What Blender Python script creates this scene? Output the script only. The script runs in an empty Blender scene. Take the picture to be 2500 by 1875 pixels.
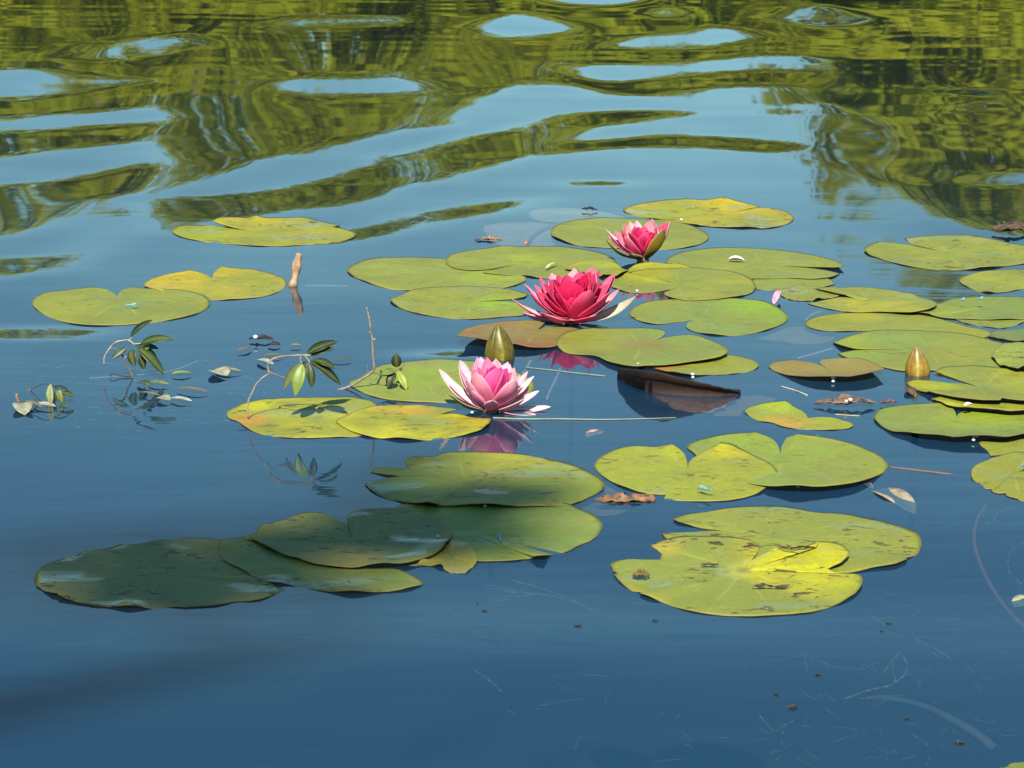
import bpy, bmesh, math, random
import numpy as np
from mathutils import Vector, Matrix, noise as mnoise

# ------------------------------------------------------------------ camera, sky, sun, exposure
SC = bpy.context.scene
COL = SC.collection
H = 0.65                       # camera height above the water
PITCH = math.radians(13.8)     # looking down
FPX = 5663.0                   # focal length in photo pixels (2500 x 1875)
R = math.radians

cam = bpy.data.cameras.new('camera')
cam.sensor_fit = 'HORIZONTAL'; cam.sensor_width = 36.0
cam.lens = 36.0 * FPX / 2500.0
cam.clip_start = 0.05; cam.clip_end = 2000
camo = bpy.data.objects.new('camera', cam); COL.objects.link(camo)
camo.location = (0, 0, H); camo.rotation_euler = (math.pi / 2 - PITCH, 0, 0)
SC.camera = camo

SUN_EL = R(46); SUN_AZ = R(6)      # behind the camera, a little to the left
SUN = Vector((-math.sin(SUN_AZ) * math.cos(SUN_EL), -math.cos(SUN_AZ) * math.cos(SUN_EL), math.sin(SUN_EL)))
world = bpy.data.worlds.new('World'); SC.world = world; world.use_nodes = True
wn = world.node_tree.nodes; wl = world.node_tree.links
sky = wn.new('ShaderNodeTexSky'); sky.sky_type = 'NISHITA'; sky.sun_disc = False
sky.sun_elevation = SUN_EL; sky.sun_rotation = math.pi + SUN_AZ
sky.altitude = 0; sky.air_density = 1.0; sky.dust_density = 0.0; sky.ozone_density = 0.2
tint = wn.new('ShaderNodeMix'); tint.data_type = 'RGBA'; tint.blend_type = 'MULTIPLY'; tint.inputs[0].default_value = 1.0
tint.inputs[7].default_value = (0.67, 0.97, 0.95, 1)          # a clear, slightly teal sky
wl.new(sky.outputs[0], tint.inputs[6]); wl.new(tint.outputs[2], wn['Background'].inputs[0]); wn['Background'].inputs[1].default_value = 0.075

sl = bpy.data.lights.new('sun', 'SUN'); sl.energy = 5.0; sl.angle = R(0.53); sl.color = (1.0, 0.95, 0.86)
so = bpy.data.objects.new('sun', sl); COL.objects.link(so); so.location = SUN * 40
so.rotation_euler = SUN.to_track_quat('Z', 'Y').to_euler()

SC.view_settings.view_transform = 'Standard'; SC.view_settings.look = 'None'
SC.view_settings.gamma = 1.0; SC.view_settings.exposure = 1.05
SC.view_settings.use_curve_mapping = False
SC.cycles.max_bounces = 8; SC.cycles.transparent_max_bounces = 12
SC.cycles.use_denoising = True
SC.cycles.caustics_reflective = False; SC.cycles.caustics_refractive = False

# ------------------------------------------------------------------ helpers
rnd = random.Random(7)
FWD = np.array([0, math.cos(PITCH), -math.sin(PITCH)]); UP = np.array([0, math.sin(PITCH), math.cos(PITCH)])

def ray(u, v):
    d = FWD + np.array([1.0, 0, 0]) * ((u - 1250.0) / FPX) + UP * (-(v - 937.5) / FPX)
    return d

def ground(u, v, z=0.0):
    """world point at height z that stands where photo pixel (u, v) shows it"""
    d = ray(u, v); t = (z - H) / d[2]
    return Vector((d[0] * t, d[1] * t, z))

def at_depth(u, v, Y):
    d = ray(u, v); t = Y / d[1]
    return Vector((d[0] * t, Y, H + d[2] * t))

# zoomed crops of the photograph in which things were measured: (x0, y0, scale)
Z = {'F': (0, 0, 2212 / 2500), 'R1': (0, 0, 1.7696), 'R2': (1250, 0, 1.7696),
     'Z3': (0, 450, 2.5518), 'Z4': (800, 450, 2.5518), 'Z5': (1450, 450, 2.1067),
     'Z6': (0, 1000, 1.7696), 'Z7': (1250, 950, 1.7696), 'Z8': (1000, 1350, 1.4747),
     'Y1': (1480, 1200, 2.765), 'Y2': (2000, 700, 4.424), 'Y3': (2080, 900, 4.879),
     'Y4': (1480, 860, 3.0722), 'Y5': (80, 1180, 3.456), 'Y6': (880, 1080, 3.568),
     'Y7': (2050, 1200, 2.458), 'Y8': (1140, 470, 6.144),
     'A1': (1050, 840, 6.381), 'A2': (1230, 630, 6.506), 'A3': (1450, 520, 9.617),
     'A6': (230, 760, 4.147), 'A7': (580, 730, 5.027), 'A8': (0, 900, 3.95)}

def px(zn, p):
    x0, y0, s = Z[zn]
    return (x0 + p[0] / s, y0 + p[1] / s)

def tag(o, label=None, cat=None, group=None, kind=None):
    if label: o['label'] = label
    if cat: o['category'] = cat
    if group: o['group'] = group
    if kind: o['kind'] = kind
    return o

def link(name, me, parent=None, mats=(), smooth=True):
    for m in mats:
        if m.name not in [x.name for x in me.materials if x]: me.materials.append(m)
    if smooth:
        me.polygons.foreach_set('use_smooth', [True] * len(me.polygons))
    o = bpy.data.objects.new(name, me); COL.objects.link(o)
    if parent is not None: o.parent = parent
    return o

def empty(name, loc=(0, 0, 0), rz=0.0):
    o = bpy.data.objects.new(name, None); COL.objects.link(o)
    o.location = loc; o.rotation_euler = (0, 0, rz); o.empty_display_size = 0.02
    return o

def mesh(name, verts, faces, midx=None, cols=None, attrs=None):
    me = bpy.data.meshes.new(name)
    me.from_pydata([tuple(v) for v in verts], [], faces)
    if midx is not None: me.polygons.foreach_set('material_index', midx)
    if cols is not None:
        a = me.color_attributes.new('Col', 'FLOAT_COLOR', 'POINT')
        a.data.foreach_set('color', np.array([list(c)[:3] + [1.0] for c in cols], dtype=np.float32).ravel())
    if attrs:
        for k, vals in attrs.items():
            a = me.attributes.new(k, 'FLOAT', 'POINT'); a.data.foreach_set('value', np.array(vals, dtype=np.float32))
    me.update()
    return me

def lerp(a, b, t): return a + (b - a) * t
def cmix(a, b, t): t = max(0.0, min(1.0, t)); return tuple(a[i] + (b[i] - a[i]) * t for i in range(3))
def sstep(a, b, x):
    t = max(0.0, min(1.0, (x - a) / (b - a))); return t * t * (3 - 2 * t)

def catmull(pts, n, closed=True, aniso=3.5, corner=62):
    """run a smooth line through the points (about n samples); sharp turns stay sharp"""
    P = [np.array(p, dtype=float) for p in pts]; m = len(P)
    sc = np.ones(len(P[0])); sc[1] = aniso if closed else 1.0
    segs = m if closed else m - 1
    ln = [max(1e-9, np.linalg.norm(((P[(i + 1) % m] - P[i]) * sc)[:2 if closed else 3])) for i in range(segs)]
    tot = sum(ln)
    def tang(i):
        if not closed and i in (0, m - 1):
            return (P[1] - P[0]) if i == 0 else (P[-1] - P[-2])
        a, b, c = P[(i - 1) % m], P[i], P[(i + 1) % m]
        if closed:
            d1 = ((b - a) * sc)[:2]; d2 = ((c - b) * sc)[:2]
            cs = np.dot(d1, d2) / max(1e-9, np.linalg.norm(d1) * np.linalg.norm(d2))
            if math.degrees(math.acos(max(-1, min(1, cs)))) > corner: return None
        l1, l2 = ln[(i - 1) % segs], ln[i % segs]
        return ((b - a) / l1 * l2 + (c - b) / l2 * l1) / (l1 + l2)      # per unit length
    T = []
    for i in range(m):
        t = tang(i)
        if not closed and i in (0, m - 1): t = t / (ln[0] if i == 0 else ln[-1])
        T.append(t)
    out = []
    for i in range(segs):
        k = max(1, int(round(n * ln[i] / tot))); a, b = P[i], P[(i + 1) % m]
        t0 = (b - a) if T[i] is None else T[i] * ln[i]
        t1 = (b - a) if T[(i + 1) % m] is None else T[(i + 1) % m] * ln[i]
        for q in range(k):
            t = q / k
            out.append((2 * t ** 3 - 3 * t * t + 1) * a + (t ** 3 - 2 * t * t + t) * t0 + (3 * t * t - 2 * t ** 3) * b + (t ** 3 - t * t) * t1)
    if not closed: out.append(P[-1])
    return out

# ------------------------------------------------------------------ materials
def mat(name):
    m = bpy.data.materials.new(name); m.use_nodes = True
    nt = m.node_tree
    return m, nt.nodes, nt.links, nt.nodes['Principled BSDF']

def ramp(n, l, src, stops, interp='LINEAR'):
    r = n.new('ShaderNodeValToRGB'); r.color_ramp.interpolation = interp
    el = r.color_ramp.elements
    while len(el) < len(stops): el.new(0.5)
    for e, (p, c) in zip(el, stops):
        e.position = p; e.color = (c, c, c, 1) if isinstance(c, (int, float)) else (*c, 1)
    l.new(src, r.inputs[0]); return r.outputs[0]

def tex_noise(n, l, vec, scale, detail=4, rough=0.55, dist=0.0):
    t = n.new('ShaderNodeTexNoise'); t.inputs['Scale'].default_value = scale
    t.inputs['Detail'].default_value = detail; t.inputs['Roughness'].default_value = rough
    t.inputs['Distortion'].default_value = dist
    if vec is not None: l.new(vec, t.inputs['Vector'])
    return t.outputs['Fac']

def mixc(n, l, fac, a, b, mode='MIX'):
    m = n.new('ShaderNodeMix'); m.data_type = 'RGBA'; m.blend_type = mode
    for s, v in ((m.inputs[0], fac), (m.inputs[6], a), (m.inputs[7], b)):
        if hasattr(v, 'is_output'): l.new(v, s)
        elif isinstance(v, tuple): s.default_value = (*v, 1) if len(v) == 3 else v
        else: s.default_value = v
    return m.outputs[2]

def math_n(n, l, op, a, b=0.0, c=None):
    m = n.new('ShaderNodeMath'); m.operation = op
    for s, v in zip(m.inputs, (a, b) if c is None else (a, b, c)):
        if hasattr(v, 'is_output'): l.new(v, s)
        else: s.default_value = v
    return m.outputs[0]

def pos_map(n, l, scale=(1, 1, 1)):
    g = n.new('ShaderNodeNewGeometry'); mp = n.new('ShaderNodeMapping')
    mp.inputs['Scale'].default_value = scale
    l.new(g.outputs['Position'], mp.inputs['Vector']); return mp.outputs[0]

M = {}
def build_materials():
    # --- lily pad, upper face
    m, n, l, b = mat('lily_pad_top'); M['pad'] = m
    col = n.new('ShaderNodeAttribute'); col.attribute_name = 'Col'
    wear = n.new('ShaderNodeAttribute'); wear.attribute_name = 'wear'
    ang = n.new('ShaderNodeAttribute'); ang.attribute_name = 'vein'
    rad = n.new('ShaderNodeAttribute'); rad.attribute_name = 'rad'
    p = pos_map(n, l)
    f1 = tex_noise(n, l, p, 26, 5, 0.6)
    c = mixc(n, l, ramp(n, l, f1, [(0.36, 0.0), (0.66, 0.5)]), col.outputs['Color'], (0.155, 0.155, 0.025))
    f2 = tex_noise(n, l, p, 160, 3, 0.6)
    c = mixc(n, l, ramp(n, l, f2, [(0.40, 0.20), (0.62, 0.0)]), c, (0.065, 0.10, 0.018))
    # veins
    v = ramp(n, l, ang.outputs['Fac'], [(0.0, 0.0), (0.80, 0.0), (0.99, 0.34)])
    c = mixc(n, l, v, c, (0.27, 0.28, 0.06))
    # brown eaten squiggles and specks
    ps = pos_map(n, l, (0.55, 1.0, 1.0))
    s1 = tex_noise(n, l, ps, 75, 3, 0.62, 1.5)
    msk = tex_noise(n, l, p, 13, 2, 0.5)
    k = math_n(n, l, 'MULTIPLY', ramp(n, l, s1, [(0.585, 0.0), (0.625, 1.0)]), ramp(n, l, msk, [(0.40, 0.0), (0.54, 1.0)]))
    k = math_n(n, l, 'MULTIPLY', k, wear.outputs['Fac'])
    brown = ramp(n, l, f2, [(0.38, (0.012, 0.008, 0.006)), (0.55, (0.06, 0.026, 0.012)), (0.72, (0.05, 0.035, 0.045))])
    c = mixc(n, l, k, c, brown)
    s2 = tex_noise(n, l, p, 240, 1, 0.5)
    k2 = math_n(n, l, 'MULTIPLY', ramp(n, l, s2, [(0.70, 0.0), (0.76, 0.6)]), wear.outputs['Fac'])
    c = mixc(n, l, k2, c, (0.10, 0.06, 0.02))
    # reddish-brown rim
    rk = ramp(n, l, rad.outputs['Fac'], [(0.0, 0.0), (0.965, 0.0), (0.998, 0.45)])
    c = mixc(n, l, rk, c, (0.13, 0.08, 0.03))
    l.new(c, b.inputs['Base Color'])
    wet = tex_noise(n, l, pos_map(n, l, (0.5, 1, 1)), 17, 2, 0.5)
    rgh = math_n(n, l, 'SUBTRACT', 0.56, math_n(n, l, 'MULTIPLY', ramp(n, l, wet, [(0.56, 0.0), (0.60, 0.42)]), wear.outputs['Fac']))
    l.new(rgh, b.inputs['Roughness'])
    b.inputs['Specular IOR Level'].default_value = 0.28
    bp = n.new('ShaderNodeBump'); bp.inputs['Strength'].default_value = 0.35; bp.inputs['Distance'].default_value = 0.0012
    hgt = math_n(n, l, 'ADD', f1, math_n(n, l, 'MULTIPLY', ang.outputs['Fac'], -0.25))
    hgt = math_n(n, l, 'SUBTRACT', hgt, math_n(n, l, 'MULTIPLY', k, 0.5))
    l.new(hgt, bp.inputs['Height']); l.new(bp.outputs[0], b.inputs['Normal'])
    # --- pad underside / rim
    m, n, l, b = mat('lily_pad_underside'); M['under'] = m
    f = tex_noise(n, l, pos_map(n, l), 40, 4)
    l.new(ramp(n, l, f, [(0.3, (0.045, 0.02, 0.010)), (0.7, (0.10, 0.045, 0.018))]), b.inputs['Base Color'])
    b.inputs['Roughness'].default_value = 0.6
    # --- pond water
    m, n, l, b = mat('pond_water'); M['water'] = m; n.remove(b)
    out = n['Material Output']
    bump = n.new('ShaderNodeBump'); bump.inputs['Strength'].default_value = 1.0; bump.inputs['Distance'].default_value = 1.0
    w1 = tex_noise(n, l, pos_map(n, l, (5.0, 20.0, 1)), 1.0, 3, 0.5, 0.3)
    w2 = tex_noise(n, l, pos_map(n, l, (1.4, 6.0, 1)), 1.0, 2, 0.5, 0.5)
    gp = n.new('ShaderNodeNewGeometry'); sp = n.new('ShaderNodeSeparateXYZ'); l.new(gp.outputs['Position'], sp.inputs[0])
    calm = n.new('ShaderNodeMapRange'); l.new(sp.outputs[1], calm.inputs[0])
    for q, v_ in zip(calm.inputs[1:5], (1.9, 4.6, 0.00042, 0.00001)): q.default_value = v_
    hh = math_n(n, l, 'ADD', math_n(n, l, 'MULTIPLY', w1, calm.outputs[0]), math_n(n, l, 'MULTIPLY', w2, math_n(n, l, 'ADD', math_n(n, l, 'MULTIPLY', calm.outputs[0], 1.2), 0.00008)))
    l.new(hh, bump.inputs['Height'])
    fr = n.new('ShaderNodeFresnel'); fr.inputs['IOR'].default_value = 1.40; l.new(bump.outputs[0], fr.inputs['Normal'])
    gl = n.new('ShaderNodeBsdfGlossy'); gl.inputs['Roughness'].default_value = 0.034; l.new(bump.outputs[0], gl.inputs['Normal'])
    gl.inputs['Color'].default_value = (1, 1, 1, 1)
    tr = n.new('ShaderNodeBsdfTransparent'); tr.inputs['Color'].default_value = (0.52, 0.62, 0.58, 1)
    df = n.new('ShaderNodeBsdfDiffuse')
    tn = tex_noise(n, l, pos_map(n, l, (1, 1.6, 1)), 1.3, 2, 0.5)
    l.new(ramp(n, l, tn, [(0.3, (0.010, 0.072, 0.190)), (0.55, (0.014, 0.088, 0.190)), (0.75, (0.040, 0.120, 0.160))]), df.inputs['Color'])
    mx = n.new('ShaderNodeMixShader'); murk_fill = n.new('ShaderNodeMapRange'); murk_fill.interpolation_type = 'SMOOTHSTEP'; l.new(sp.outputs[1], murk_fill.inputs[0])   # blue murk makes up for weak sky reflection up close, fades farther out
    for q, v_ in zip(murk_fill.inputs[1:5], (1.7, 4.6, 0.25, 0.05)): q.default_value = v_
    l.new(murk_fill.outputs[0], mx.inputs[0]); l.new(tr.outputs[0], mx.inputs[1]); l.new(df.outputs[0], mx.inputs[2])
    m2 = n.new('ShaderNodeMixShader'); l.new(fr.outputs[0], m2.inputs[0]); l.new(mx.outputs[0], m2.inputs[1]); l.new(gl.outputs[0], m2.inputs[2])
    l.new(m2.outputs[0], out.inputs['Surface'])
    # --- ground: grass bank above water, silt below, blackened for light lost in the water
    m, n, l, b = mat('ground_soil_grass'); M['ground'] = m
    g = n.new('ShaderNodeNewGeometry'); sx = n.new('ShaderNodeSeparateXYZ'); l.new(g.outputs['Position'], sx.inputs[0])
    f = tex_noise(n, l, pos_map(n, l), 3.0, 6, 0.65)
    gr = ramp(n, l, f, [(0.3, (0.035, 0.06, 0.015)), (0.7, (0.10, 0.13, 0.03))])
    silt = ramp(n, l, f, [(0.3, (0.002, 0.004, 0.004)), (0.7, (0.005, 0.008, 0.006))])
    k = math_n(n, l, 'GREATER_THAN', sx.outputs[2], 0.02)
    l.new(mixc(n, l, k, silt, gr), b.inputs['Base Color']); b.inputs['Roughness'].default_value = 0.9
    # --- tree leaves and bark
    def leafmat(name, c1, c2, trans, gloss=0.5):
        m, n, l, b = mat(name)
        out = n['Material Output']
        f = tex_noise(n, l, pos_map(n, l), 0.8, 4)
        oi = n.new('ShaderNodeObjectInfo')
        fac = math_n(n, l, 'ADD', math_n(n, l, 'MULTIPLY', ramp(n, l, f, [(0.3, 0.0), (0.7, 1.0)]), 0.7), math_n(n, l, 'MULTIPLY', oi.outputs['Random'], 0.3))
        c = mixc(n, l, fac, c1, c2)
        l.new(c, b.inputs['Base Color']); b.inputs['Roughness'].default_value = 0.7; b.inputs['Specular IOR Level'].default_value = 0.05
        t = n.new('ShaderNodeBsdfTranslucent'); l.new(c, t.inputs['Color'])
        mx = n.new('ShaderNodeMixShader'); mx.inputs[0].default_value = trans
        l.new(b.outputs[0], mx.inputs[1]); l.new(t.outputs[0], mx.inputs[2]); l.new(mx.outputs[0], out.inputs['Surface'])
        return m
    M['tree_leaf'] = leafmat('tree_foliage', (0.27, 0.32, 0.018), (0.42, 0.43, 0.022), 0.6)
    M['reed'] = leafmat('bank_grass', (0.08, 0.11, 0.02), (0.17, 0.18, 0.03), 0.3)
    m, n, l, b = mat('bark'); M['bark'] = m
    f = tex_noise(n, l, pos_map(n, l, (1, 1, 0.3)), 14, 5)
    l.new(ramp(n, l, f, [(0.3, (0.05, 0.035, 0.022)), (0.7, (0.16, 0.12, 0.08))]), b.inputs['Base Color']); b.inputs['Roughness'].default_value = 0.9
    # --- coloured by vertex: petals, sepals, sprig leaves, debris
    def vcol(name, rough, trans, spec=0.4, nscale=300, namt=0.25, bump=0.0):
        m, n, l, b = mat(name); out = n['Material Output']
        a = n.new('ShaderNodeAttribute'); a.attribute_name = 'Col'
        f = tex_noise(n, l, pos_map(n, l), nscale, 3)
        c = mixc(n, l, 1.0, a.outputs['Color'], ramp(n, l, f, [(0.3, 1.0 - namt), (0.7, 1.0)]), 'MULTIPLY')
        l.new(c, b.inputs['Base Color']); b.inputs['Roughness'].default_value = rough; b.inputs['Specular IOR Level'].default_value = spec
        if bump:
            bp = n.new('ShaderNodeBump'); bp.inputs['Strength'].default_value = bump; bp.inputs['Distance'].default_value = 0.001
            l.new(f, bp.inputs['Height']); l.new(bp.outputs[0], b.inputs['Normal'])
        if trans > 0:
            t = n.new('ShaderNodeBsdfTranslucent'); l.new(c, t.inputs['Color'])
            mx = n.new('ShaderNodeMixShader'); mx.inputs[0].default_value = trans
            l.new(b.outputs[0], mx.inputs[1]); l.new(t.outputs[0], mx.inputs[2]); l.new(mx.outputs[0], out.inputs['Surface'])
        M[name] = m; return m
    vcol('petal', 0.55, 0.30, 0.25, 260, 0.14)
    vcol('sepal', 0.42, 0.08, 0.45, 260, 0.25)
    vcol('bud_skin', 0.42, 0.0, 0.45, 160, 0.5, 0.3)
    vcol('sprig_leaf', 0.45, 0.06, 0.3, 180, 0.3)
    vcol('twig', 0.8, 0.0, 0.3, 350, 0.5, 0.5)
    vcol('dead_leaf', 0.7, 0.0, 0.3, 130, 0.5, 0.5)
    vcol('weed', 0.7, 0.0, 0.3, 200, 0.2)
    m, n, l, b = mat('droplet'); M['drop'] = m  # pale beads that stand in for sun glints
    b.inputs['Base Color'].default_value = (0.9, 0.93, 0.95, 1); b.inputs['Roughness'].default_value = 0.05
    b.inputs['IOR'].default_value = 1.33; b.inputs['Transmission Weight'].default_value = 0.55
    m, n, l, b = mat('damselfly_blue'); M['fly'] = m
    f = tex_noise(n, l, pos_map(n, l), 400, 2)
    l.new(ramp(n, l, f, [(0.4, (0.02, 0.16, 0.28)), (0.6, (0.05, 0.28, 0.38))]), b.inputs['Base Color']); b.inputs['Roughness'].default_value = 0.3
    m, n, l, b = mat('damselfly_wing'); M['wing'] = m
    f = tex_noise(n, l, pos_map(n, l), 300, 2)
    l.new(ramp(n, l, f, [(0.4, (0.16, 0.28, 0.26)), (0.6, (0.24, 0.36, 0.32))]), b.inputs['Base Color']); b.inputs['Roughness'].default_value = 0.2
build_materials()

# ------------------------------------------------------------------ trees on the far bank: where and how tall
# (azimuth in degrees from straight ahead, height in metres)
FAR_Y = 48.0
TREES = [(-34, 9.0, 0), (-29, 8.2, 1), (-24.5, 8.8, 2), (-20.5, 7.6, 3), (-17, 7.9, 0), (-13.6, 7.0, 1), (-10.4, 6.7, 2), (-7.4, 7.2, 3), (-4.4, 6.6, 0),
         (-1.6, 6.0, 1), (1.2, 5.6, 2), (3.8, 5.3, 3), (6.4, 5.6, 0), (9.0, 7.6, 1), (11.6, 8.6, 2), (14.6, 8.2, 3), (18, 8.8, 0), (22, 8.0, 1), (26.5, 9.0, 2), (31, 8.4, 3), (36, 9.2, 0)]
def tree_top_elev(az):
    a = [t[0] for t in TREES]; h = [t[1] * 0.93 for t in TREES]
    return np.degrees(np.arctan(np.interp(az, a, h) / (FAR_Y - 6.0)))

# ------------------------------------------------------------------ water: the swell as it runs in the photograph
SKYP = [  # bright troughs and faces that throw back the sky (2212 px wide photo coordinates)
    [(1140, -20), (1420, -20), (1415, 4), (1330, 11), (1180, 8)],
    [(1383, 28), (1400, 20), (1440, 15), (1475, 20), (1487, 30), (1460, 39), (1410, 40)],
    [(1025, 55), (1060, 40), (1145, 31), (1210, 40), (1258, 54), (1220, 68), (1150, 76), (1050, 76)],
    [(580, 48), (660, 40), (800, 38), (880, 42), (850, 50), (700, 55), (600, 55)],
    [(1303, 96), (1360, 80), (1450, 70), (1550, 61), (1630, 68), (1640, 80), (1570, 98), (1450, 104), (1340, 103)],
    [(1672, 42), (1710, 22), (1780, 16), (1840, 24), (1865, 38), (1830, 50), (1740, 52)],
    [(583, 183), (620, 168), (740, 162), (870, 165), (912, 180), (880, 196), (760, 203), (640, 202)],
    [(-60, 155), (130, 155), (250, 168), (320, 172), (250, 184), (100, 203), (-60, 207)],
    [(-60, 252), (180, 237), (330, 230), (382, 243), (330, 260), (150, 270), (-60, 280)],
    [(-60, 338), (120, 320), (250, 304), (322, 303), (325, 338), (250, 362), (120, 375), (-60, 392)],
    [(1195, 132), (1250, 140), (1500, 130), (1650, 118), (1765, 124), (1750, 150), (1560, 152), (1400, 166), (1300, 174), (1255, 164)],
    [(978, 238), (1050, 202), (1150, 178), (1240, 178), (1300, 197), (1400, 203), (1550, 192), (1720, 180), (1748, 218), (1830, 240), (1872, 272),
     (1835, 305), (1880, 378), (1960, 400), (1985, 430), (2080, 490), (2212, 505), (2280, 520), (2280, 800), (-60, 800), (-60, 516), (120, 480), (160, 430), (240, 420),
     (350, 418), (440, 380), (560, 345), (700, 312), (870, 280), (990, 268)],
    [(150, 100), (230, 98), (262, 120), (215, 135), (160, 128)],
    [(290, 95), (400, 78), (420, 90), (350, 118), (290, 115)],
    [(2060, 200), (2110, 190), (2120, 205), (2070, 210)], [(2060, 240), (2120, 205), (2125, 225), (2080, 245)],
    [(2050, 392), (2120, 380), (2280, 366), (2280, 398), (2150, 402)],
]
GREENP = [  # slopes that lean the other way and show the trees
    [(810, 348), (830, 332), (1000, 290), (1190, 245), (1300, 230), (1420, 231), (1485, 242), (1430, 252), (1300, 268), (1215, 296), (1200, 305), (1450, 285), (1600, 290), (1728, 313),
     (1690, 328), (1500, 318), (1350, 318), (1180, 331), (1060, 362), (900, 402), (735, 440), (560, 466), (430, 478), (380, 520), (300, 500), (255, 440), (360, 420), (500, 416), (700, 386)],
    [(560, 528), (760, 500), (870, 466), (1030, 440), (1182, 419), (1150, 440), (1080, 460), (960, 482), (850, 512), (700, 530)],
    [(-60, 395), (60, 395), (165, 392), (160, 438), (125, 482), (60, 500), (-60, 520)],
    [(-60, 556), (80, 548), (165, 545), (185, 552), (120, 585), (-60, 614)],
    [(-60, 716), (100, 700), (250, 712), (200, 738), (60, 742), (-60, 735)],
    [(1240, 392), (1300, 386), (1365, 394), (1330, 402), (1250, 400)],
    [(880, 762), (1000, 752), (1110, 756), (1060, 776), (900, 780)],
]
def in_poly(poly, u, v):
    c = np.zeros(u.shape, bool); n = len(poly); j = n - 1
    for i in range(n):
        xi, yi = poly[i]; xj, yj = poly[j]
        if yi != yj:
            c ^= ((yi > v) != (yj > v)) & (u < (xj - xi) * (v - yi) / (yj - yi) + xi)
        j = i
    return c
def gblur(a, sx, sy):
    for ax, s in ((1, sx), (0, sy)):
        r = int(max(1, 3 * s)); k = np.exp(-0.5 * (np.arange(-r, r + 1) / s) ** 2); k /= k.sum()
        pad = [(0, 0), (0, 0)]; pad[ax] = (r, r)
        b = np.pad(a, pad, mode='edge')
        a = np.apply_along_axis(lambda q: np.convolve(q, k, 'valid'), ax, b)
    return a
uu, vv = np.meshgrid(np.arange(-60, 2280, 4.0), np.arange(-20, 820, 2.0))
sk = np.zeros(uu.shape, bool)
for p in SKYP: sk |= in_poly(p, uu, vv)
for p in GREENP: sk &= ~in_poly(p, uu, vv)
PHI = gblur(np.where(sk, 1.0, -1.0), 3.0, 2.2)
GX = np.arange(-3.2, 3.2001, 0.04); GY = np.arange(0.8, 13.6, 0.0125)
XX, YY = np.meshgrid(GX, GY)
dep = np.degrees(np.arctan2(H, np.hypot(YY, 0)))
# photo coordinates (2212 wide) of each water point
zc = YY * FWD[1] + (-H) * FWD[2]; yc = YY * UP[1] + (-H) * UP[2]
pu = (1250 + FPX * XX / zc) * 2212 / 2500; pv = (937.5 - FPX * yc / zc) * 2212 / 2500
iu = np.clip((pu + 60) / 4, 0, PHI.shape[1] - 1.001); iv = np.clip((pv + 20) / 2, 0, PHI.shape[0] - 1.001)
i0, j0 = iv.astype(int), iu.astype(int); fv, fu = iv - i0, iu - j0
phi = (PHI[i0, j0] * (1 - fv) * (1 - fu) + PHI[i0 + 1, j0] * fv * (1 - fu) + PHI[i0, j0 + 1] * (1 - fv) * fu + PHI[i0 + 1, j0 + 1] * fv * fu)
az = np.degrees(np.arctan2(XX, YY))
Tt = tree_top_elev(az)
mp_ = np.maximum(1.9 + np.clip((6.5 - dep) * 0.7, 0, 1.4), dep - Tt); mn_ = np.maximum(1.7, Tt - dep)
E = Tt + np.where(phi > 0, phi * mp_, phi * mn_)
slope = np.tan(np.radians((E - dep) / 2))
# beyond the top of the picture: swell of the same kind
far = (pv < -10)
sw = np.zeros_like(XX)
rs = np.random.RandomState(5)
for k in range(9):
    wl_ = rs.uniform(0.7, 1.6); th = rs.normal(0, 0.22); ph = rs.uniform(0, 6.28)
    sw += rs.uniform(0.4, 1.0) * np.cos(2 * math.pi / wl_ * (XX * math.sin(th) + YY * math.cos(th)) + ph)
slope = np.where(far, 0.010 * sw, slope)
slope[pv > 780] = 0
win = np.clip((GY - 0.8) / 0.5, 0, 1) * np.clip((13.6 - GY) / 1.5, 0, 1)
slope *= win[:, None]
ny, nx = slope.shape; py_, px_ = ny * 2, nx * 2
S = np.zeros((py_, px_)); S[:ny, :nx] = slope; S[:ny, nx:] = slope[:, ::-1]
FS = np.fft.fft2(S)
ky = np.fft.fftfreq(py_, 0.0125)[:, None] * 2 * math.pi; kx = np.fft.fftfreq(px_, 0.04)[None, :] * 2 * math.pi
den = ky ** 2 + 0.012 * kx ** 2 + (2 * math.pi / 9.0) ** 2
HF = np.real(np.fft.ifft2(-1j * ky * FS / den))[:ny, :nx]
# small swells everywhere
def small_waves(x, y):
    r = np.random.RandomState(11); h = np.zeros_like(x)
    for k in range(14):
        w = r.uniform(0.16, 0.75); th = r.normal(0.15, 0.35); ph = r.uniform(0, 6.28)
        a = 0.0011 * w / (2 * math.pi) * r.uniform(0.5, 1.2)
        h = h + a * np.sin(2 * math.pi / w * (x * math.sin(th) + y * math.cos(th)) + ph)
    for w, th, ph, a in ((0.42, 0.06, 0.4, 0.016), (0.29, -0.10, 2.1, 0.008), (0.63, 0.18, 4.0, 0.020)):
        h = h + a * w / (2 * math.pi) * np.sin(2 * math.pi / w * (x * math.sin(th) + y * math.cos(th)) + ph) * np.clip((2.15 - y) / 0.5, 0, 1)
    return h
fade = np.clip((3.2 - np.abs(GX)) / 0.5, 0, 1)
HF = HF * fade[None, :]
wx = np.concatenate([-np.geomspace(3.3, 70, 26)[::-1], GX, np.geomspace(3.3, 70, 26)])
wy = np.concatenate([-np.geomspace(0.05, 12, 22)[::-1] + 0.75, GY, np.geomspace(13.65, 75, 40)])
WX, WY = np.meshgrid(wx, wy)
WH = np.zeros_like(WX)
WH[22:22 + ny, 26:26 + nx] = HF
WH += small_waves(WX, WY) * np.clip(1.6 - np.hypot(WX, WY) / 25, 0, 1)
HT = HF + small_waves(XX, YY)
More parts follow.
